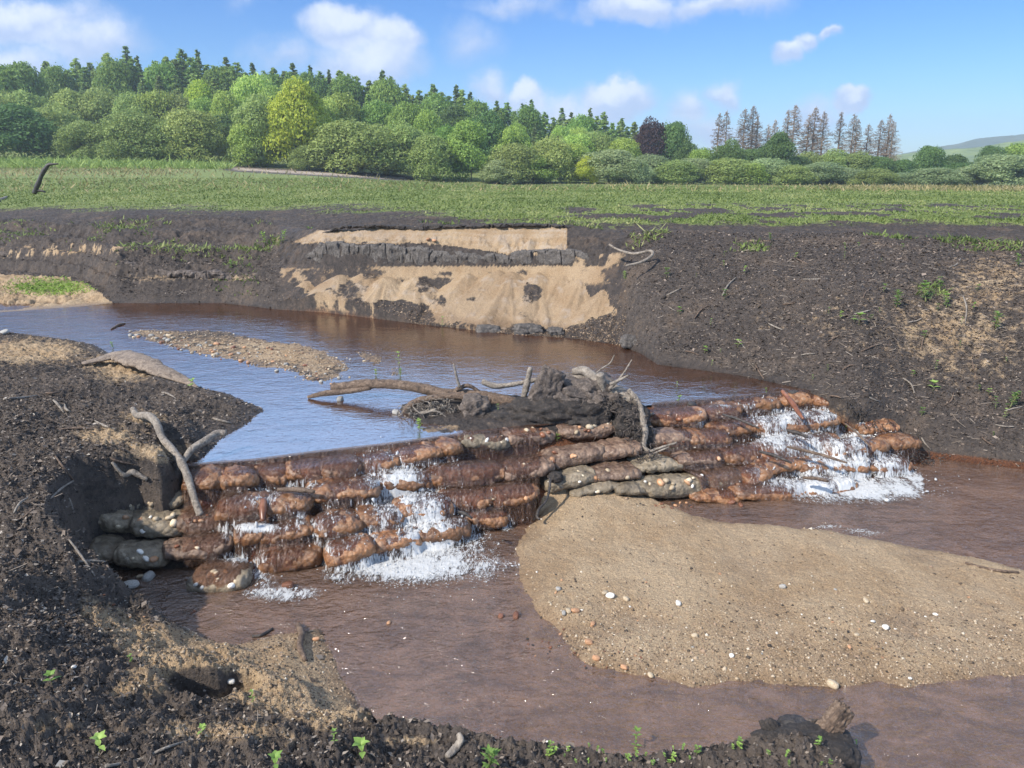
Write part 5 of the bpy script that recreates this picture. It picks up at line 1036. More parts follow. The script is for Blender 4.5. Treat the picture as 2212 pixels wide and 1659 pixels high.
# fine twigs among the litter
def fine_twigs(label, pts_, n, seed, ln, rad):
    rg = np.random.default_rng(seed); V = []; a = rg.uniform(0, 3.14, n); l = ln * rg.lognormal(0, .5, n); t = np.stack([np.cos(a), np.sin(a), rg.normal(0, .25, n)], -1); p = pts_[:n]
    up = np.array([0, 0, 1.]); w = np.cross(t, up); w /= np.linalg.norm(w, axis=1, keepdims=True)
    r = rad * rg.uniform(.5, 1.3, n)[:, None]; mid = rg.normal(0, .08, (n, 1)) * w * l[:, None]
    rows = [p - t * l[:, None] * .5, p + mid, p + t * l[:, None] * .5]
    for q in rows:
        for (cw, cz) in ((-1, 0), (0, 1.6), (1, 0)): V.append(q + w * r * cw + up * (r * cz + rad * .8))
    V = np.stack(V, 1).reshape(-1, 3); i = np.arange(n)[:, None] * 9; Q = []
    for k in (0, 3):
        for (x_, y_) in ((0, 1), (1, 2)): Q.append(i + np.array([[k + x_, k + y_, k + 3 + y_, k + 3 + x_]]))
    o = mesh_from('fine_twigs', V, np.concatenate(Q), M_chip2, False, {'rnd': np.repeat(rg.random((n, 3)), 9, 0)}); tag(o, label, 'twigs', kind='stuff')
M_chip2 = rnd_mat('fine_twig', [(0, (.035, .027, .021)), (.5, (.10, .077, .06)), (.85, (.20, .16, .125)), (1, (.36, .30, .24))])
fine_twigs('countless fine twigs scattered over the near bank', scatter_pts(5000, [0], (-150, 1300), (720, 1700), 23, dlit), 5000, 41, .035, .0011)
fine_twigs('countless fine twigs scattered over the right bank', scatter_pts(7800, [1, 8], (-100, 2800), (520, 1010), 24), 7800, 42, .06, .0024)
M_grav = rnd_mat('gravel', [(0, (.03, .026, .024)), (.3, (.14, .10, .065)), (.6, (.30, .21, .14)), (.9, (.40, .31, .21)), (1, (.55, .48, .38))], .7)
def grit(label, pts_, size, seed):
    rg = np.random.default_rng(seed); I = np.array([(1, 0, 0), (0, 1, 0), (-1, 0, 0), (0, -1, 0), (0, 0, .8), (0, 0, -.8)]); T = np.array([(0, 1, 4), (1, 2, 4), (2, 3, 4), (3, 0, 4), (1, 0, 5), (2, 1, 5), (3, 2, 5), (0, 3, 5)])
    n = len(pts_); s = size * rg.lognormal(0, .5, n)[:, None, None]; V = I[None] * (1 + rg.normal(0, .22, (n, 6, 3))) * s; a = rg.uniform(0, 6.28, n)[:, None]
    V = np.stack([V[..., 0] * np.cos(a) - V[..., 1] * np.sin(a), V[..., 0] * np.sin(a) + V[..., 1] * np.cos(a), V[..., 2]], -1) + pts_[:, None]
    o = mesh_from('gravel', V.reshape(-1, 3), (T[None] + (np.arange(n) * 6)[:, None, None]).reshape(-1, 3), M_grav, True, {'rnd': np.repeat(rg.random((n, 3)), 6, 0)}); tag(o, label, 'gravel', kind='stuff')
grit('coarse sand grains and grit over the sand bar', scatter_pts(19000, [3], (1090, 2700), (1040, 1500), 25, lambda r, c, u, v: .12 + .9 * sstep(v + 70 * NB[r, c], 1230, 1400)), .0035, 51)
grit('gravel covering the low bar in the upper pool', scatter_pts(6000, [4], (250, 900), (700, 850), 26), .005, 52)
grit('grit and small lumps over the near sand lobe and bank', scatter_pts(12000, [0], (150, 1900), (1300, 1700), 27, lambda r, c, u, v: sand[r, c] > .52), .0027, 53)
M_grav2 = rnd_mat('peat_crumbs', [(0, (.025, .02, .017)), (.5, (.065, .052, .043)), (.9, (.12, .095, .077)), (1, (.18, .15, .12))], .95)
_mg = M_grav; M_grav = M_grav2
grit('crumbs of peat over the far banks', scatter_pts(30000, [1, 8], (-100, 2800), (480, 1020), 28), .006, 54)
grit('crumbs of peat over the near left bank', scatter_pts(15000, [0], (-150, 1900), (720, 1700), 29, lambda r, c, u, v: sand[r, c] < .5), .0036, 55)
M_grav = rnd_mat('sand_rubble', [(0, (.03, .022, .016)), (.5, (.12, .085, .06)), (1, (.34, .25, .17))], .9)
grit('rubble of sandy peat over the scarp', scatter_pts(9000, [2], (590, 1400), (575, 760), 30, lambda r, c, u, v: np.clip(.15 + (v - 640) / 70, .06, 1) * (sand[r, c] < .5)), .006, 56)
M_grav = _mg

# ------------------------------------------------------------------ plants
def leafmat(name, stops, trans=.35, rough=.55):
    m, nt, b, o = new_mat(name); v = objvec(nt); n = noise_n(nt, v, 60, 3, .6); oi = N(nt, 'ShaderNodeObjectInfo')
    c = ramp(nt, math_n(nt, 'ADD', math_n(nt, 'MULTIPLY', n.outputs[0], .6), math_n(nt, 'MULTIPLY', oi.outputs['Random'], .4)), stops)
    L(nt, c, b.inputs['Base Color']); b.inputs['Roughness'].default_value = rough
    t = N(nt, 'ShaderNodeBsdfTranslucent'); L(nt, c, t.inputs[0]); mx = N(nt, 'ShaderNodeMixShader'); mx.inputs[0].default_value = trans
    L(nt, b.outputs[0], mx.inputs[1]); L(nt, t.outputs[0], mx.inputs[2]); L(nt, mx.outputs[0], o.inputs[0]); return m
M_leaf = leafmat('seedling_leaf', [(.25, (.13, .22, .045)), (.5, (.22, .36, .07)), (.75, (.36, .50, .12))])
M_stem = simple_mat('stem', [(.3, (.10, .11, .04)), (.7, (.2, .2, .08))], 30, .6, .001)
def leaf_blade(mb, base, dirv, up, ln, w, droop=.35):
    base = np.array(base); d_ = np.array(dirv) / np.linalg.norm(dirv); side = np.cross(d_, up); side /= np.linalg.norm(side) + 1e-6; upv = np.cross(side, d_)
    prof = [(0, .12), (.25, .8), (.5, 1), (.75, .6), (1, .02)]; V = []
    for (t, ww) in prof:
        c = base + d_ * ln * t + upv * ln * (.25 * t - droop * t * t * 1.2)
        V += [c - side * w * ww + upv * w * .25 * ww, c, c + side * w * ww + upv * w * .25 * ww]
    Q = []
    for k in range(4):
        for j in (0, 1): Q.append((k * 3 + j, k * 3 + j + 1, k * 3 + 3 + j + 1, k * 3 + 3 + j))
    mb.add(V, None, Q)
def plant_proto(h, nst, pairs, ll, lw, seed):
    rs = random.Random(seed); st = MB(); lf = MB()
    for s in range(nst):
        a = rs.uniform(0, 6.28); lean = rs.uniform(.05, .35) if nst > 1 else .08; hh = h * rs.uniform(.65, 1)
        pts = [(math.cos(a) * lean * hh * t ** 1.2 + (.02 * h * s), math.sin(a) * lean * hh * t ** 1.2, hh * t, h * .018 * (1.3 - t)) for t in (0, .33, .66, 1)]
        tube(st, pts, h * .15, 5, 0)
        for k in range(pairs):
            t = (k + 1) / pairs; c = np.array([math.cos(a) * lean * hh * t ** 1.2 + .02 * h * s, math.sin(a) * lean * hh * t ** 1.2, hh * t])
            n = 2 if k < pairs - 1 else 5
            for j in range(n):
                b = k * 1.57 + j * 6.28 / n + rs.uniform(-.3, .3); e = .25 + .5 * (k / max(1, pairs - 1)) + rs.uniform(-.15, .15)
                leaf_blade(lf, c, (math.cos(b), math.sin(b), e), (0, 0, 1), ll * rs.uniform(.6, 1.1) * (.7 if n == 5 else 1), lw * rs.uniform(.7, 1.1))
    return st, lf
PP = []
for spec in [(.16, 1, 4, .055, .010, 1), (.2, 3, 5, .06, .010, 2), (.06, 1, 2, .05, .013, 3), (.05, 3, 2, .022, .006, 4), (.04, 2, 2, .026, .006, 5)]:
    st, lf = plant_proto(*spec); PP.append((st, lf, spec[0]))
pm = {}
def plant(kind, u, v, hpx, label, group=None, water=True):
    p = hit(u, v, water); s = hpx / PX(p.y) / PP[kind][2]; r = empty('seedling', p, label, 'plant', group); r.rotation_euler.z = random.uniform(0, 6.28); r.scale = (s, s, s)
    if kind not in pm:
        a = PP[kind][0].build('stem', M_stem, r); b = PP[kind][1].build('leaves', M_leaf, r); pm[kind] = (a, b)
    else:
        for q in pm[kind]: c = q.copy(); COL.objects.link(c); c.parent = r
    return r
for (k, u, v, h_, lb) in [(1, 1055, 1668, 85, 'tall leafy plant with narrow leaves at the bottom centre'), (2, 785, 1640, 42, 'broad-leaved seedling on the foreground bank'), (0, 722, 1612, 34, 'spiky seedling left of the broad-leaved one in the foreground'), (2, 595, 1668, 34, 'seedling cut by the bottom edge of the photo'), (2, 216, 1628, 36, 'seedling with one tall leaf on the lower left bank'),
     (2, 113, 1482, 26, 'pale seedling on the left of the foreground bank'), (3, 285, 1435, 18, 'tiny round seedling above the black hole'), (0, 548, 1528, 30, 'starry seedling below the black hole'), (2, 437, 1590, 20, 'thin yellow seedling beside the tip of the cane'), (0, 1372, 1622, 50, 'upright spiky seedling at the near water edge'),
     (0, 862, 792, 30, 'tall seedling growing on a mud patch in the upper pool'), (1, 865, 812, 18, 'grassy tuft on a mud patch in the upper pool'), (1, 812, 812, 18, 'seedling in the brown water left of the grassy tuft'), (1, 908, 930, 28, 'leafy plant before the root tangle on the weir'), (3, 1225, 862, 18, 'green tuft growing on the rotten stump'), (0, 1076, 893, 20, 'thin seedling on the black peat block'), (3, 1203, 958, 14, 'tiny seedling between two sandbags'),
     (1, 1935, 665, 42, 'bright leafy plant on the right bank'), (1, 2000, 655, 48, 'dark bushy plant on the right bank beside the bright one'), (1, 2045, 665, 36, 'low bushy plant right of the dark one on the right bank'), (1, 2150, 712, 44, 'broad clump of willowherb at the right of the bank'), (2, 1855, 703, 24, 'single seedling in the middle of the right bank'), (1, 2180, 885, 44, 'tall green plant at the right edge of the bank'),
     (0, 2150, 885, 26, 'yellow-green seedling beside the tall plant at the right edge'), (0, 2170, 905, 22, 'small yellow seedling below the tall plant at the right edge'), (2, 2015, 845, 20, 'seedling low on the right bank'), (0, 2020, 800, 20, 'thin seedling on the brown slump of the right bank'), (1, 1665, 520, 18, 'leafy plant at the top of the right bank'), (1, 2200, 575, 30, 'leafy plant at the upper right edge'),
     (1, 990, 492, 22, 'leafy plant at the top of the sandy scarp'), (1, 1350, 605, 20, 'green plant beside the right end of the scarp'), (3, 1440, 600, 18, 'small plant high on the right bank'), (3, 1565, 648, 18, 'pale small plant on the right bank below the top'), (0, 955, 706, 20, 'grass tuft at the foot of the sandy scarp'), (1, 245, 752, 16, 'small tuft at the left edge of the blue water'),
     (3, 415, 840, 20, 'green tuft by the end of the driftwood log'), (1, 575, 530, 30, 'grassy clump on the left bank above the water'), (1, 610, 525, 30, 'second grassy clump beside the scarp'), (1, 328, 520, 16, 'yellow seedling on the far left bank'), (1, 500, 580, 20, 'low plants at the edge of the far left bank'), (1, 320, 480, 16, 'pale plant on the dark far left bank'), (3, 1990, 900, 16, 'tiny plant low on the right bank')]:
    plant(k, u, v, h_, lb)
rs = random.Random(9); SP_ = [(rs.uniform(1180, 1640), rs.triangular(1612, 1665, 1640)) for _ in range(30)] + [(rs.uniform(1650, 1850), rs.uniform(1605, 1660)) for _ in range(8)]
SP_.sort()
for k, (u, v) in enumerate(SP_): plant(rs.choice([3, 3, 4, 1]), u, v, rs.uniform(9, 20), f'tiny bright seedling, {ordn(k, len(SP_))} of the row at the bottom edge', 'tiny seedlings along the bottom edge')
SQ = []
while len(SQ) < 46:
    u, v = rs.uniform(1380, 2212), rs.uniform(530, 960)
    if v < 540 + (u - 1500) * .5 or rs.random() < .35: SQ.append((u, v))
for (u, v) in SQ: plant(rs.choice([3, 4, 0]), u, v, rs.uniform(8, 15), f'tiny green seedling among many on the {"upper" if v < 650 else "lower"} {"left" if u < 1800 else "right"} part of the right bank', 'tiny seedlings on the right bank')

# the low green cover of the field: leaf-sized faces, denser and taller with the photo's green
M_field = rnd_mat('field_leaf', [(0, (.09, .12, .035)), (.4, (.15, .20, .055)), (.75, (.23, .27, .085)), (1, (.33, .33, .14))], .6, .3)
M_dry = rnd_mat('dry_grass', [(0, (.16, .15, .06)), (.5, (.26, .23, .10)), (1, (.42, .33, .18))], .7, .3)
def blades(name, label, pts_, hgt, wid, mat, seed, cat='grass'):
    rg = np.random.default_rng(seed); n = len(pts_); dist = pts_[:, 1]; sc_ = hgt * rg.lognormal(0, .35, n) * np.clip(.6 + dist / 60, .6, 1.4)
    a = rg.uniform(0, 6.28, n); w = wid * np.clip(.5 + dist / 30, .7, 4) * rg.uniform(.6, 1.4, n); d_ = np.stack([np.cos(a), np.sin(a), np.zeros(n)], -1)
    ln = rg.normal(0, .8, (n, 2)); tip = np.stack([ln[:, 0], ln[:, 1], np.ones(n)], -1) * sc_[:, None]
    b0 = pts_ - d_ * w[:, None]; b1 = pts_ + d_ * w[:, None]; mid = pts_ + tip * .55; V = np.stack([b0 + tip * .15, pts_ - tip * .05, b1 + tip * .45, pts_ + tip, mid - d_ * w[:, None] * 1.2], 1)
    i = np.arange(n)[:, None] * 5; T = np.concatenate([i + np.array([[0, 1, 2]]), i + np.array([[0, 2, 3]]), i + np.array([[0, 3, 4]])])
    o = mesh_from(name, V.reshape(-1, 3), T, mat, False, {'rnd': np.repeat(np.clip(rg.random((n, 1)) * .6 + .25 + .8 * fbm2(pts_[:, 0], pts_[:, 1] * .7, .35, 4)[:, None], 0, 1) * np.ones((1, 3)), 5, 0)}); tag(o, label, cat, kind='stuff'); return o
def df(r, c, u, v): return np.clip((green[r, c] - .40) * 2.6, 0, 1) * np.clip(ys[r] / 30, .35, 1)
blades('ground_cover', 'low green plants covering the drained field', scatter_pts(160000, [6], (-500, 2800), (385, 520), 61, df), .038, .012, M_field, 71, 'plants')
blades('ground_cover', 'sparse green weeds on the far left bank and scarp top', scatter_pts(2600, [8, 1], (-100, 2212), (460, 640), 62, lambda r, c, u, v: (NB[r, c] > .08) * (v < 545) * .5 + .5 * (green[r, c] > .35) + .25 * ((u > 250) & (u < 560) & (NB[r, c] > .15))), .06, .012, M_field, 72, 'plants')
blades('dry_grass', 'tan seeding grass along the far edge of the field', scatter_pts(9000, [6, 10], (-300, 2500), (350, 416), 63, lambda r, c, u, v: np.clip(dry[r, c] * 2 + .1, 0, 1) * (ys[r] < 100)), .14, .015, M_dry, 73)
blades('bright_grass', 'bright mown grass strip in front of the left bushes', scatter_pts(9000, [6, 10], (-300, 500), (346, 366), 64, lambda r, c, u, v: 1.0 * (ys[r] > 70) * (ys[r] < 105)), .35, .02, rnd_mat('mown_grass', [(0, (.16, .24, .05)), (1, (.34, .42, .12))], .6, .3), 74)  # mown grass has its own lighter green
blades('moss', 'bright green moss and grass on the mud flat at the left', scatter_pts(5000, [9], (-100, 260), (590, 650), 65, lambda r, c, u, v: np.clip(green[r, c] - .2, 0, 1)), .03, .01, rnd_mat('moss_green', [(0, (.16, .26, .04)), (1, (.34, .46, .10))], .7, .3), 75)

# ------------------------------------------------------------------ trees
def foliage_mat(name, dark, mid, light, rnd=.2, trans=.42):
    dark, mid, light = [tuple(min(.8, q * g) for q, g in zip(c_, (1.16, 1.26, .92))) for c_ in (dark, mid, light)]
    m, nt, b, o = new_mat(name); A = N(nt, 'ShaderNodeAttribute', attribute_name='rnd'); sa = N(nt, 'ShaderNodeSeparateColor'); L(nt, A.outputs['Color'], sa.inputs[0])
    oi = N(nt, 'ShaderNodeObjectInfo'); c = ramp(nt, sa.outputs[0], [(0, dark), (.5, mid), (1, light)])
    hs = N(nt, 'ShaderNodeHueSaturation'); L(nt, c, hs.inputs['Color'])
    mr = N(nt, 'ShaderNodeMapRange'); L(nt, oi.outputs['Random'], mr.inputs[0]); mr.inputs[3].default_value = 1 - rnd; mr.inputs[4].default_value = 1 + rnd; L(nt, mr.outputs[0], hs.inputs['Value'])
    mh = N(nt, 'ShaderNodeMapRange'); L(nt, math_n(nt, 'FRACT', math_n(nt, 'MULTIPLY', oi.outputs['Random'], 7.31)), mh.inputs[0]); mh.inputs[3].default_value = .485; mh.inputs[4].default_value = .515; L(nt, mh.outputs[0], hs.inputs['Hue'])
    L(nt, hs.outputs[0], b.inputs['Base Color']); b.inputs['Roughness'].default_value = .6; b.inputs['Specular IOR Level'].default_value = .3
    t = N(nt, 'ShaderNodeBsdfTranslucent'); L(nt, hs.outputs[0], t.inputs[0]); mx = N(nt, 'ShaderNodeMixShader'); mx.inputs[0].default_value = trans
    L(nt, b.outputs[0], mx.inputs[1]); L(nt, t.outputs[0], mx.inputs[2]); L(nt, mx.outputs[0], o.inputs[0]); return m
FM = {'olive': foliage_mat('willow_leaves', (.14, .17, .06), (.25, .29, .11), (.36, .39, .17)), 'green': foliage_mat('green_leaves', (.10, .155, .04), (.18, .26, .07), (.28, .36, .11)),
      'dark': foliage_mat('dark_leaves', (.055, .10, .04), (.105, .165, .06), (.17, .23, .09)), 'light': foliage_mat('light_leaves', (.18, .25, .06), (.30, .38, .10), (.42, .48, .17)),
      'yellow': foliage_mat('yellow_leaves', (.17, .23, .035), (.33, .38, .055), (.48, .48, .08), .1), 'spruce': foliage_mat('spruce_needles', (.11, .155, .07), (.19, .24, .11), (.28, .33, .16)),
      'larch': foliage_mat('larch_needles', (.15, .21, .08), (.25, .32, .12), (.36, .42, .18)), 'grey': foliage_mat('silver_willow_leaves', (.15, .18, .10), (.25, .285, .17), (.35, .38, .25)),
      'purple': foliage_mat('copper_beech_leaves', (.028, .013, .020), (.06, .03, .04), (.09, .05, .06), .1)}
M_bark = simple_mat('bark', [(.3, (.05, .04, .033)), (.7, (.16, .13, .11))], 3, .9, .02)
M_deadbark = simple_mat('dead_conifer_wood', [(.3, (.16, .115, .075)), (.7, (.34, .26, .185))], 2, .9, .01, rnd=.25)
def cards(P0, nrm_, size, rg, spread=.9):
    
    n = len(P0); d_ = nrm_ + rg.normal(0, spread, (n, 3)); d_ /= np.linalg.norm(d_, axis=1, keepdims=True) + 1e-6
    t = np.cross(d_, rg.normal(0, 1, (n, 3))); t /= np.linalg.norm(t, axis=1, keepdims=True) + 1e-6; b = np.cross(d_, t)
    s = (size * rg.lognormal(0, .3, n))[:, None]; k = rg.uniform(.5, .9, n)[:, None]
    an = np.array([1.0, 1.0, 1.0]) if spread > .6 else np.array([1.9, 1.9, 1.0]) * .85
    V = np.stack([P0 - t * s * an, P0 + (b * s * k + d_ * s * .25) * an, P0 + t * s * an, P0 + (-b * s * k + d_ * s * .2) * an], 1)
    i = np.arange(n)[:, None] * 4; T = np.concatenate([i + np.array([[0, 2, 1]]), i + np.array([[0, 3, 2]])])
    return V.reshape(-1, 3), T
def build_crown(name, P0, nr_, size, mat, rg, shade=None, parent=None, spread=.9):
    V, T = cards(P0, nr_, size, rg, spread); c = rg.random(len(P0)) * .6 + (shade if shade is not None else .2)
    col = np.repeat(np.clip(np.stack([c, c, c], -1), 0, 1), 4, 0)
    return mesh_from(name, V, T, mat, False, {'rnd': col}, parent)
def broad_proto(mat, seed, w=1.0, n=9000, lobes=26, size=.042, tall=1.0, lift=0.0, gap=.0):
    """unit tree: height 1, half width w/2.. ; lobes of leaves over the crown with gaps between"""
    rg = np.random.default_rng(seed); C = []; 
    for k in range(lobes):
        a = rg.uniform(0, 6.28); h_ = rg.uniform(.0, 1) ** .8; r = math.sqrt(max(0, 1 - (h_ * 1.0) ** 2.4)) * rg.uniform(.55, .9)
        C.append((math.cos(a) * r * w * .42, math.sin(a) * r * w * .42, lift + (1 - lift) * (.14 + h_ * .70), rg.uniform(.11, .20)))
    C = np.array(C); which = rg.integers(0, lobes, n); d_ = rg.normal(0, 1, (n, 3)); d_[:, 2] = d_[:, 2] * .9 + .25; d_ /= np.linalg.norm(d_, axis=1, keepdims=True)
    wob = 1 + .45 * fbm3(d_ + which[:, None] * 3.3, 2.6, 3); rr = C[which, 3] * wob * rg.uniform(.8, 1.05, n)
    Pp = C[which, :3] + d_ * rr[:, None] * np.array([1.15 * max(w, .7), 1.15 * max(w, .7), .95]); keep = Pp[:, 2] > .01 + lift * .8
    cl = rg.random(lobes)[which] * .4; Pp, d_, cl = Pp[keep], d_[keep], cl[keep]
    zt = np.percentile(Pp[:, 2], 99.3); rw = np.percentile(np.hypot(Pp[:, 0], Pp[:, 1]), 95); Pp = Pp / np.array([rw, rw, zt]); C[:, :3] /= np.array([rw, rw, zt])
    crown = build_crown('crown', Pp, d_, size * 1.15, mat, rg, cl, None, .55)
    mb = MB(); top = .55 + lift * .3
    tube(mb, [(0, 0, -.03, .022), (.01, 0, .2, .017), (0, .01, top, .008)], .05, 7, .1, 6)
    for k in range(0, lobes, 3): c = C[k]; s_ = rg.uniform(.12, .35) + lift * .4; tube(mb, [(0, 0, s_, .010), (c[0] * .5, c[1] * .5, (s_ + c[2]) / 2, .007), (c[0], c[1], c[2], .003)], .08, 5, 0)
    trunk = mb.build('trunk', M_bark); return crown, trunk
def conifer_proto(mat, seed, n=6500, wid=.2, levels=26, droop=.25, size=.017, base=.08, dense=1.0, top_narrow=1.0, up=0.0):
    rg = np.random.default_rng(seed); Pp = []; Nn = []; mb = MB(); tube(mb, [(0, 0, -.03, .014), (.004, 0, .5, .009), (0, 0, .99, .002)], .08, 6, 0)
    sh = []
    nb_tot = 0; brs = []
    for l in range(levels):
        h_ = base + (1 - base) * (l / levels) ** .92; R = wid * (1 - (h_ - base) / (1 - base)) ** (1.05 * top_narrow) * rg.uniform(.9, 1.1) + .008; nbk = int(rg.integers(5, 8)) if h_ < .85 else 4
        for j in range(nbk):
            a = rg.uniform(0, 6.28); r_ = R * rg.uniform(.7, 1.1); brs.append((h_ + rg.uniform(-.012, .012), a, r_))
    tot = sum(b[2] for b in brs) + 1e-6
    for (h_, a, r_) in brs:
        m_ = max(6, int(n * r_ / tot)); t = rg.uniform(.08, 1, m_) ** .8; z_ = h_ - droop * r_ * t ** 1.4 + up * r_ * t * t; lat = rg.normal(0, 1, m_) * r_ * .17 * (1.15 - t * .8)
        Pp.append(np.stack([math.cos(a) * r_ * t - math.sin(a) * lat, math.sin(a) * r_ * t + math.cos(a) * lat, z_ + rg.normal(0, .006, m_) - np.abs(lat) * .3], -1)); Nn.append(np.tile([math.cos(a) * .3, math.sin(a) * .3, .9], (m_, 1))); sh.append(np.full(m_, rg.uniform(0, .4)))
        tube(mb, [(0, 0, h_, .004), (math.cos(a) * r_ * .5, math.sin(a) * r_ * .5, h_ - droop * r_ * .4 + up * r_ * .25, .0025), (math.cos(a) * r_, math.sin(a) * r_, h_ - droop * r_ + up * r_, .001)], .2, 4, 0)
    crown = build_crown('crown', np.concatenate(Pp), np.concatenate(Nn), size, mat, rg, np.concatenate(sh), None, .7)
    return crown, mb.build('trunk', M_bark)
def dead_proto(seed, wid=.17):
    rg = np.random.default_rng(seed); tr = MB(); tube(tr, [(0, 0, -.03, .013), (.003, 0, .5, .008), (0, 0, 1.0, .0015)], .06, 6, 0); br = MB()
    for l in range(46):
        h_ = .12 + .87 * (l / 46) ** .95; R = wid * (1 - (h_ - .1) / .9) ** .8 + .008
        for j in range(int(rg.integers(4, 8))):
            a = rg.uniform(0, 6.28); r_ = R * rg.uniform(.45, 1.15); tipz = h_ + r_ * rg.uniform(-.15, .35)
            ca, sa_ = math.cos(a), math.sin(a); tube(br, [(0, 0, h_, .0034), (ca * r_ * .5, sa_ * r_ * .5, h_ - r_ * .12, .0025), (ca * r_, sa_ * r_, tipz, .0014)], .5, 4, 0)
            for q in range(5):
                t = rg.uniform(.3, 1); b = a + rg.choice([-1, 1]) * rg.uniform(.5, 1.1); l2 = r_ * rg.uniform(.15, .4) * (1.2 - t * .6); x0, y0, z0 = ca * r_ * t, sa_ * r_ * t, h_ - r_ * .12
                tube(br, [(x0, y0, z0, .0020), (x0 + math.cos(b) * l2, y0 + math.sin(b) * l2, z0 + rg.uniform(-.02, .01), .0011)], .5, 3, 0)
    return br.build('branches', M_deadbark), tr.build('trunk', M_deadbark)
PROTO = {}
def proto(kind, i):
    k = (kind, i)
    if k in PROTO: return PROTO[k]
    s = abs(hash_(kind)) % 1000 + i * 17
    if kind == 'dead': pr = dead_proto(s, .16 + .03 * i)
    elif kind in ('spruce', 'larch'):
        if kind == 'spruce': pr = conifer_proto(FM[kind], s, 4800, [.21, .26, .19][i], 42, .25, .014)
        else: pr = conifer_proto(FM[kind], s, 6500, [.22, .27, .2][i], 32, .12, .016, .08, 1, .7, .12)
    elif kind == 'pine': pr = broad_proto(FM['spruce'], s, .8, 6000, 16, .030, 1, .35)
    elif kind in ('bushy', 'greybush'): pr = broad_proto(FM['olive' if kind == 'bushy' else 'grey'], s, 1.25, 24000, [44, 36, 50][i], .0155)
    else: pr = broad_proto(FM[kind], s, .95, 21000, [36, 30, 40][i], .017)
    PROTO[k] = pr; pr[0].name; return pr
def hash_(s):
    h_ = 7
    for ch in s: h_ = (h_ * 31 + ord(ch)) % 100003
    return h_
used_proto = set()
TREES = []
def tree(kind, u, vtop, hw, dist, cls):
    TREES.append((kind, u, vtop, hw, dist, cls))
UNITW = {'dead': .17, 'spruce': .19, 'larch': .23, }
# front row of domed bushes and willows
for (k, u, vt, hw, dd) in [('bushy', -60, 235, 70, 97), ('dark', 52, 228, 80, 99), ('olive', 125, 232, 60, 104), ('bushy', 194, 262, 56, 98), ('bushy', 300, 243, 72, 97), ('bushy', 372, 262, 50, 97), ('bushy', 425, 238, 66, 98), ('dark', 490, 250, 40, 106), ('light', 545, 265, 42, 98), ('olive', 572, 212, 62, 100), ('yellow', 649, 174, 62, 99), ('bushy', 668, 312, 40, 96),
     ('bushy', 760, 262, 84, 97), ('bushy', 815, 272, 70, 98), ('olive', 875, 270, 52, 99), ('bushy', 930, 292, 48, 97), ('green', 965, 275, 45, 101), ('green', 1018, 262, 55, 99), ('greybush', 1080, 345, 42, 96), ('bushy', 1112, 312, 62, 98), ('light', 1150, 335, 45, 98), ('olive', 1190, 298, 52, 100), ('light', 1235, 310, 40, 101), ('yellow', 1272, 338, 28, 98), ('greybush', 1317, 324, 70, 99), ('greybush', 1365, 345, 45, 98),
     ('greybush', 1408, 334, 44, 102), ('bushy', 1462, 346, 52, 99), ('greybush', 1500, 342, 55, 102), ('bushy', 1576, 342, 60, 100), ('light', 1620, 352, 40, 99), ('greybush', 1660, 342, 52, 101), ('bushy', 1710, 356, 45, 99), ('greybush', 1777, 350, 52, 101), ('greybush', 1830, 362, 40, 103), ('bushy', 1892, 364, 48, 98), ('greybush', 1945, 372, 40, 101), ('greybush', 2020, 362, 58, 99), ('dark', 2075, 352, 50, 108),
     ('greybush', 2100, 360, 50, 101), ('greybush', 2168, 334, 76, 99), ('greybush', 2250, 330, 70, 99)]:
    tree(k, u, vt, hw, dd, 'front')
# broadleaved middle rows
for (k, u, vt, hw, dd) in [('green', -40, 170, 60, 128), ('green', 40, 145, 62, 130), ('green', 85, 140, 45, 133), ('olive', 20, 205, 60, 116), ('olive', 85, 200, 55, 118), ('dark', 150, 190, 40, 122), ('olive', 180, 196, 45, 117), ('olive', 240, 195, 52, 118), ('olive', 300, 205, 46, 115), ('light', 350, 200, 50, 116), ('olive', 400, 206, 46, 117), ('yellow', 445, 180, 24, 128), ('light', 455, 215, 40, 116), ('light', 500, 200, 40, 114),
     ('light', 560, 165, 46, 124), ('light', 600, 190, 40, 122), ('light', 700, 215, 46, 112), ('light', 745, 205, 46, 116), ('green', 820, 222, 46, 118), ('green', 880, 225, 44, 116), ('light', 925, 240, 36, 114), ('dark', 985, 232, 50, 122), ('dark', 1058, 245, 46, 112), ('light', 1110, 272, 40, 110), ('light', 1240, 292, 42, 110), ('olive', 1290, 290, 46, 112), ('light', 1345, 300, 42, 110),
     ('purple', 1404, 262, 32, 118), ('dark', 1446, 266, 34, 118), ('dark', 1478, 300, 22, 116), ('light', 1515, 322, 34, 112), ('dark', 1572, 304, 36, 108), ('dark', 1620, 322, 36, 112), ('dark', 1677, 288, 38, 107), ('olive', 1740, 330, 40, 112), ('dark', 1720, 338, 34, 110), ('olive', 1800, 325, 40, 112), ('olive', 1850, 330, 40, 112), ('dark', 1890, 338, 40, 112), ('dark', 1950, 345, 36, 112), ('dark', 2006, 316, 30, 112), ('dark', 2060, 335, 40, 120), ('dark', 2138, 316, 28, 120), ('green', 2190, 312, 40, 122)]:
    tree(k, u, vt, hw, dd, 'middle')
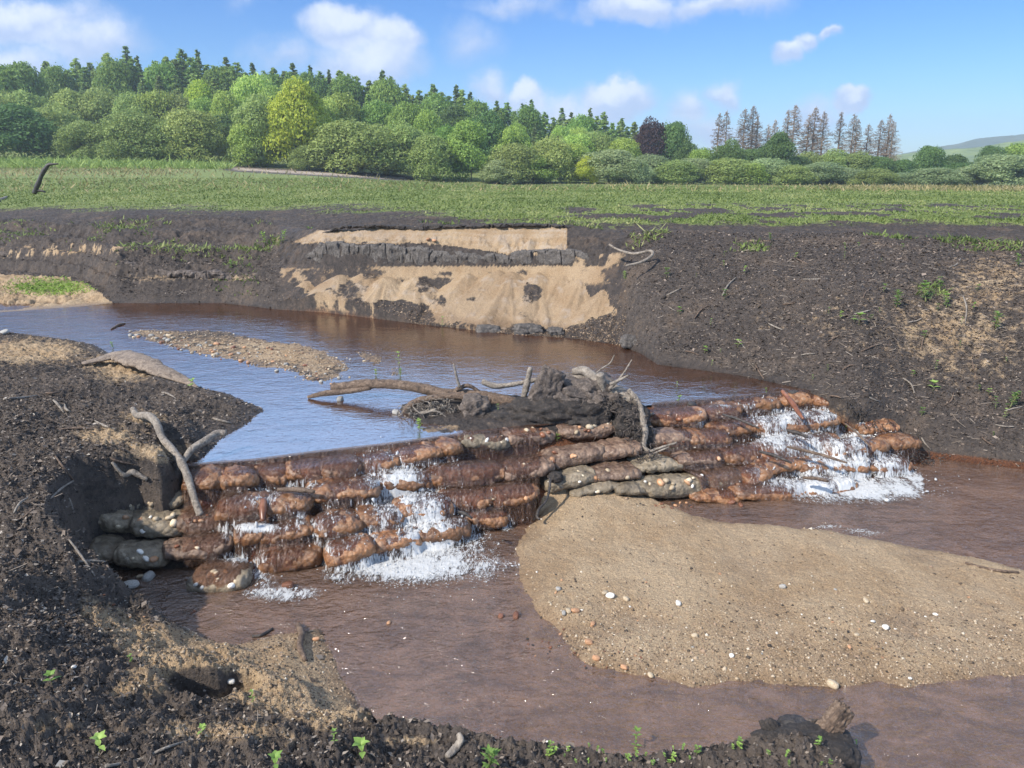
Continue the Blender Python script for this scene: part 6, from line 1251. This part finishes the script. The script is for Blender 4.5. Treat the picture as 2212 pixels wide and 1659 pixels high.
# conifers of the skyline and the slope below it
SKY = [(135, 128, 's'), (160, 140, 'l'), (195, 124, 'p'), (226, 132, 'l'), (262, 112, 'l'), (290, 130, 'l'), (304, 96, 'S'), (325, 120, 'S'), (360, 130, 's'), (385, 118, 's'), (420, 104, 's'), (452, 106, 's'), (485, 140, 'l'), (510, 120, 'S'), (532, 132, 'l'), (564, 134, 's'), (588, 150, 'l'), (608, 142, 'l'), (630, 150, 's'), (648, 133, 's'), (670, 158, 'l'), (684, 140, 's'),
       (705, 152, 's'), (722, 150, 's'), (745, 148, 's'), (762, 158, 's'), (780, 160, 'l'), (806, 170, 'l'), (835, 150, 'S'), (852, 165, 's'), (880, 180, 'l'), (911, 191, 'l'), (941, 180, 'l'), (958, 195, 'l'), (989, 182, 's'), (1001, 192, 's'), (1018, 197, 'S'), (1048, 220, 'l'), (1074, 215, 's'), (1095, 219, 's'), (1128, 222, 's'), (1147, 214, 'S'), (1176, 240, 'l'),
       (1212, 230, 'S'), (1232, 240, 's'), (1272, 232, 'S'), (1300, 240, 's'), (1338, 254, 'l'), (1366, 260, 's')]
for (u, vt, k) in SKY:
    tree({'s': 'larch' if u % 5 < 2 else 'spruce', 'S': 'spruce', 'l': 'larch', 'p': 'larch'}[k], u, vt, 30 if k == 'S' else (24 if k == 'l' else 18), 145 + (u * 7 % 9), 'skyline')
for k_, (u, vt, _k) in enumerate(SKY[:-1]):
    u2, v2 = SKY[k_ + 1][:2]; tree('larch' if k_ % 4 else 'green', (u + u2) / 2, (vt + v2) / 2 + 12 + (k_ * 5 % 9), 26, 141 + k_ % 4, 'skyline')
rs = random.Random(12); u = 500
while u < 1400:
    for row, dd in ((0, 136), (1, 127)):
        vs_ = np.interp(u, [500, 850, 1000, 1200, 1400], [150, 172, 205, 240, 272]) + 28 + row * 26 + rs.uniform(-9, 9); tree(rs.choice(['larch', 'larch', 'larch', 'light', 'spruce']), u + rs.uniform(-8, 8), vs_, rs.uniform(22, 30), dd + rs.uniform(-3, 3), 'slope')
    u += 44
for (u, vt, hw) in [(210, 160, 34), (330, 165, 36), (365, 160, 30), (400, 160, 30), (440, 158, 30), (480, 165, 34)]: tree('spruce' if u % 20 else 'larch', u, vt, hw * .8, 138, 'slope')
for (x_, y_) in [(295, 690), (340, 680), (450, 665), (500, 645), (530, 705), (600, 765), (640, 735), (715, 672), (755, 640), (845, 700), (880, 655), (935, 680), (1040, 685), (1120, 697), (1145, 730), (1215, 763), (1290, 735), (1340, 698), (1365, 740)]:
    tree('dead', 1444 + x_ * .3472, y_ * .3472, 26, 128 + (x_ % 7), 'dead')
DESC = {'bushy': ('domed olive willow bush', 'bush'), 'greybush': ('silvery grey-green willow bush', 'bush'), 'olive': ('olive green broadleaved tree', 'tree'), 'dark': ('dark green round tree', 'tree'), 'green': ('mid green leafy tree', 'tree'), 'light': ('light green leafy tree', 'tree'), 'yellow': ('yellowing autumn tree', 'tree'), 'spruce': ('dark pointed spruce', 'tree'), 'larch': ('soft light green larch', 'tree'), 'purple': ('dark purple copper beech', 'tree'), 'dead': ('bare brown dead conifer', 'tree'), 'pine': ('dark pine', 'tree')}
NAME = {'bushy': 'willow_bush', 'greybush': 'willow_bush', 'spruce': 'spruce_tree', 'larch': 'larch_tree', 'dead': 'dead_conifer', 'purple': 'beech_tree', 'yellow': 'autumn_tree'}
WHERE = {'front': 'in the front row', 'middle': 'in the second row', 'skyline': 'on the skyline', 'slope': 'on the wooded slope', 'dead': 'in the row'}
TREES.sort(key=lambda t: t[1]); cnts = {}
for t in TREES: cnts[(t[0], t[5])] = cnts.get((t[0], t[5]), 0) + 1
seen = {}; rs = random.Random(3)
first = {}
for (kind, u, vt, hw, dist, cls) in TREES:
    d_ = ray(u, 370); x_ = d_[0] / d_[1] * dist; zb_ = float(far_z(np.array([x_ / dist]), np.array([float(dist)]))[0][0]); top = D(u, vt, dist).z; hh = top - zb_
    key = (kind, cls); i = seen.get(key, 0); seen[key] = i + 1; n = cnts[key]
    lab = f'{DESC[kind][0]}, {ordn(i, n)} of its kind {WHERE[cls]}' if n > 1 else f'{DESC[kind][0]} {WHERE[cls]}'
    r = empty(NAME.get(kind, 'broadleaf_tree'), (x_, dist, zb_ - .1), lab, DESC[kind][1], {'front': 'bushes and trees behind the field', 'middle': 'trees behind the front bushes', 'skyline': 'conifers on the skyline', 'slope': 'trees on the wooded slope', 'dead': 'dead conifers'}[cls])
    v_ = rs.randrange(3 if kind != 'pine' else 1); crown, trunk = proto(kind, v_)
    wm = hw / F * dist; uw = UNITW.get(kind, 1.0); sx = wm / uw
    sx = min(max(sx, hh * ({'spruce': 1.45, 'larch': 1.25, 'dead': 1.4}.get(kind, .32))), hh * 2.2)
    r.scale = (sx, sx, hh / 1.0); r.rotation_euler.z = rs.uniform(0, 6.28)
    if (kind, v_) not in first:
        first[(kind, v_)] = 1; crown.parent = r; trunk.parent = r
    else:
        for q in (crown, trunk): c = q.copy(); COL.objects.link(c); c.parent = r
# the far wood closing the valley behind, and the hills on the right
def hill(name, label, pts, y0, depth, mat, seed, amp):
    """ridge whose skyline passes through the given directions, sloping down towards the viewer"""
    us = np.array([p[0] for p in pts], float); vs2 = np.array([p[1] for p in pts], float); ug = np.linspace(us[0], us[-1], 260); vg = np.interp(ug, us, vs2)
    top = np.array([list(D(a, b, y0)) for a, b in zip(ug, vg)]); rows = []
    for t in np.linspace(0, 1, 60):
        r = top.copy(); r[:, 1] = y0 - depth * t; r[:, 0] = top[:, 0] * (1 - depth * t / y0 * .8); r[:, 2] = top[:, 2] * (1 - t) ** 1.1 + (-8) * t; rows.append(r)
    back = top.copy(); back[:, 1] += depth * .5; back[:, 2] = -20; V = np.stack([back] + rows, 0)
    V[1:, :, 2] += amp * fbm2(V[1:, :, 0], V[1:, :, 1], .02, 5, .6); n0, n1_ = V.shape[:2]; ii = np.arange(n0 * n1_).reshape(n0, n1_)
    q = np.stack([ii[:-1, :-1], ii[1:, :-1], ii[1:, 1:], ii[:-1, 1:]], -1).reshape(-1, 4)
    o = mesh_from(name, V.reshape(-1, 3), q, mat); tag(o, label, 'hill', kind='structure'); return o
def hill_mat(name, stops, sc_):
    m, nt, b, o = new_mat(name); v = objvec(nt); n = noise_n(nt, v, sc_, 6, .6); n2 = noise_n(nt, v, sc_ * 12, 3, .6)
    L(nt, ramp(nt, math_n(nt, 'ADD', math_n(nt, 'MULTIPLY', n.outputs[0], .7), math_n(nt, 'MULTIPLY', n2.outputs[0], .3)), stops), b.inputs['Base Color']); b.inputs['Roughness'].default_value = 1; bump(nt, b, n2.outputs[0], 3); return m
M_h1 = hill_mat('far_woods', [(.3, (.05, .075, .05)), (.5, (.09, .12, .08)), (.7, (.16, .17, .10))], .006)
M_h2 = hill_mat('hill_grass', [(.35, (.07, .11, .04)), (.5, (.18, .23, .08)), (.65, (.30, .32, .13))], .012)
hill('far_hill', 'blue-grey wooded hill on the horizon at the right', [(1780, 350), (1900, 345), (1950, 333), (2040, 315), (2110, 298), (2212, 290), (2400, 275)], 760, 300, M_h1, 1, 2.4)
hill('near_hill', 'yellow-green hillside with scattered shrubs at the right', [(1820, 352), (1920, 338), (1990, 330), (2060, 322), (2120, 318), (2180, 305), (2300, 290), (2500, 280)], 360, 170, M_h2, 2, 1.6)

# ------------------------------------------------------------------ air
m_, nt_, b_, o_ = new_mat('air'); nt_.nodes.remove(b_)
pv = N(nt_, 'ShaderNodeVolumePrincipled'); pv.inputs['Color'].default_value = (.80, .90, 1, 1); pv.inputs['Density'].default_value = .00065; pv.inputs['Anisotropy'].default_value = .2
L(nt_, pv.outputs[0], o_.inputs['Volume'])
me = bpy.data.meshes.new('haze'); x0, x1, y0, y1, z0, z1 = -960, 960, -20, 1000, -30, 62
me.from_pydata([(x0, y0, z0), (x1, y0, z0), (x1, y1, z0), (x0, y1, z0), (x0, y0, z1), (x1, y0, z1), (x1, y1, z1), (x0, y1, z1)], [], [(0, 3, 2, 1), (4, 5, 6, 7), (0, 1, 5, 4), (1, 2, 6, 5), (2, 3, 7, 6), (3, 0, 4, 7)])
me.materials.append(m_); hz = bpy.data.objects.new('haze', me); COL.objects.link(hz); tag(hz, 'thin pale blue summer haze over the valley', 'haze', kind='stuff')
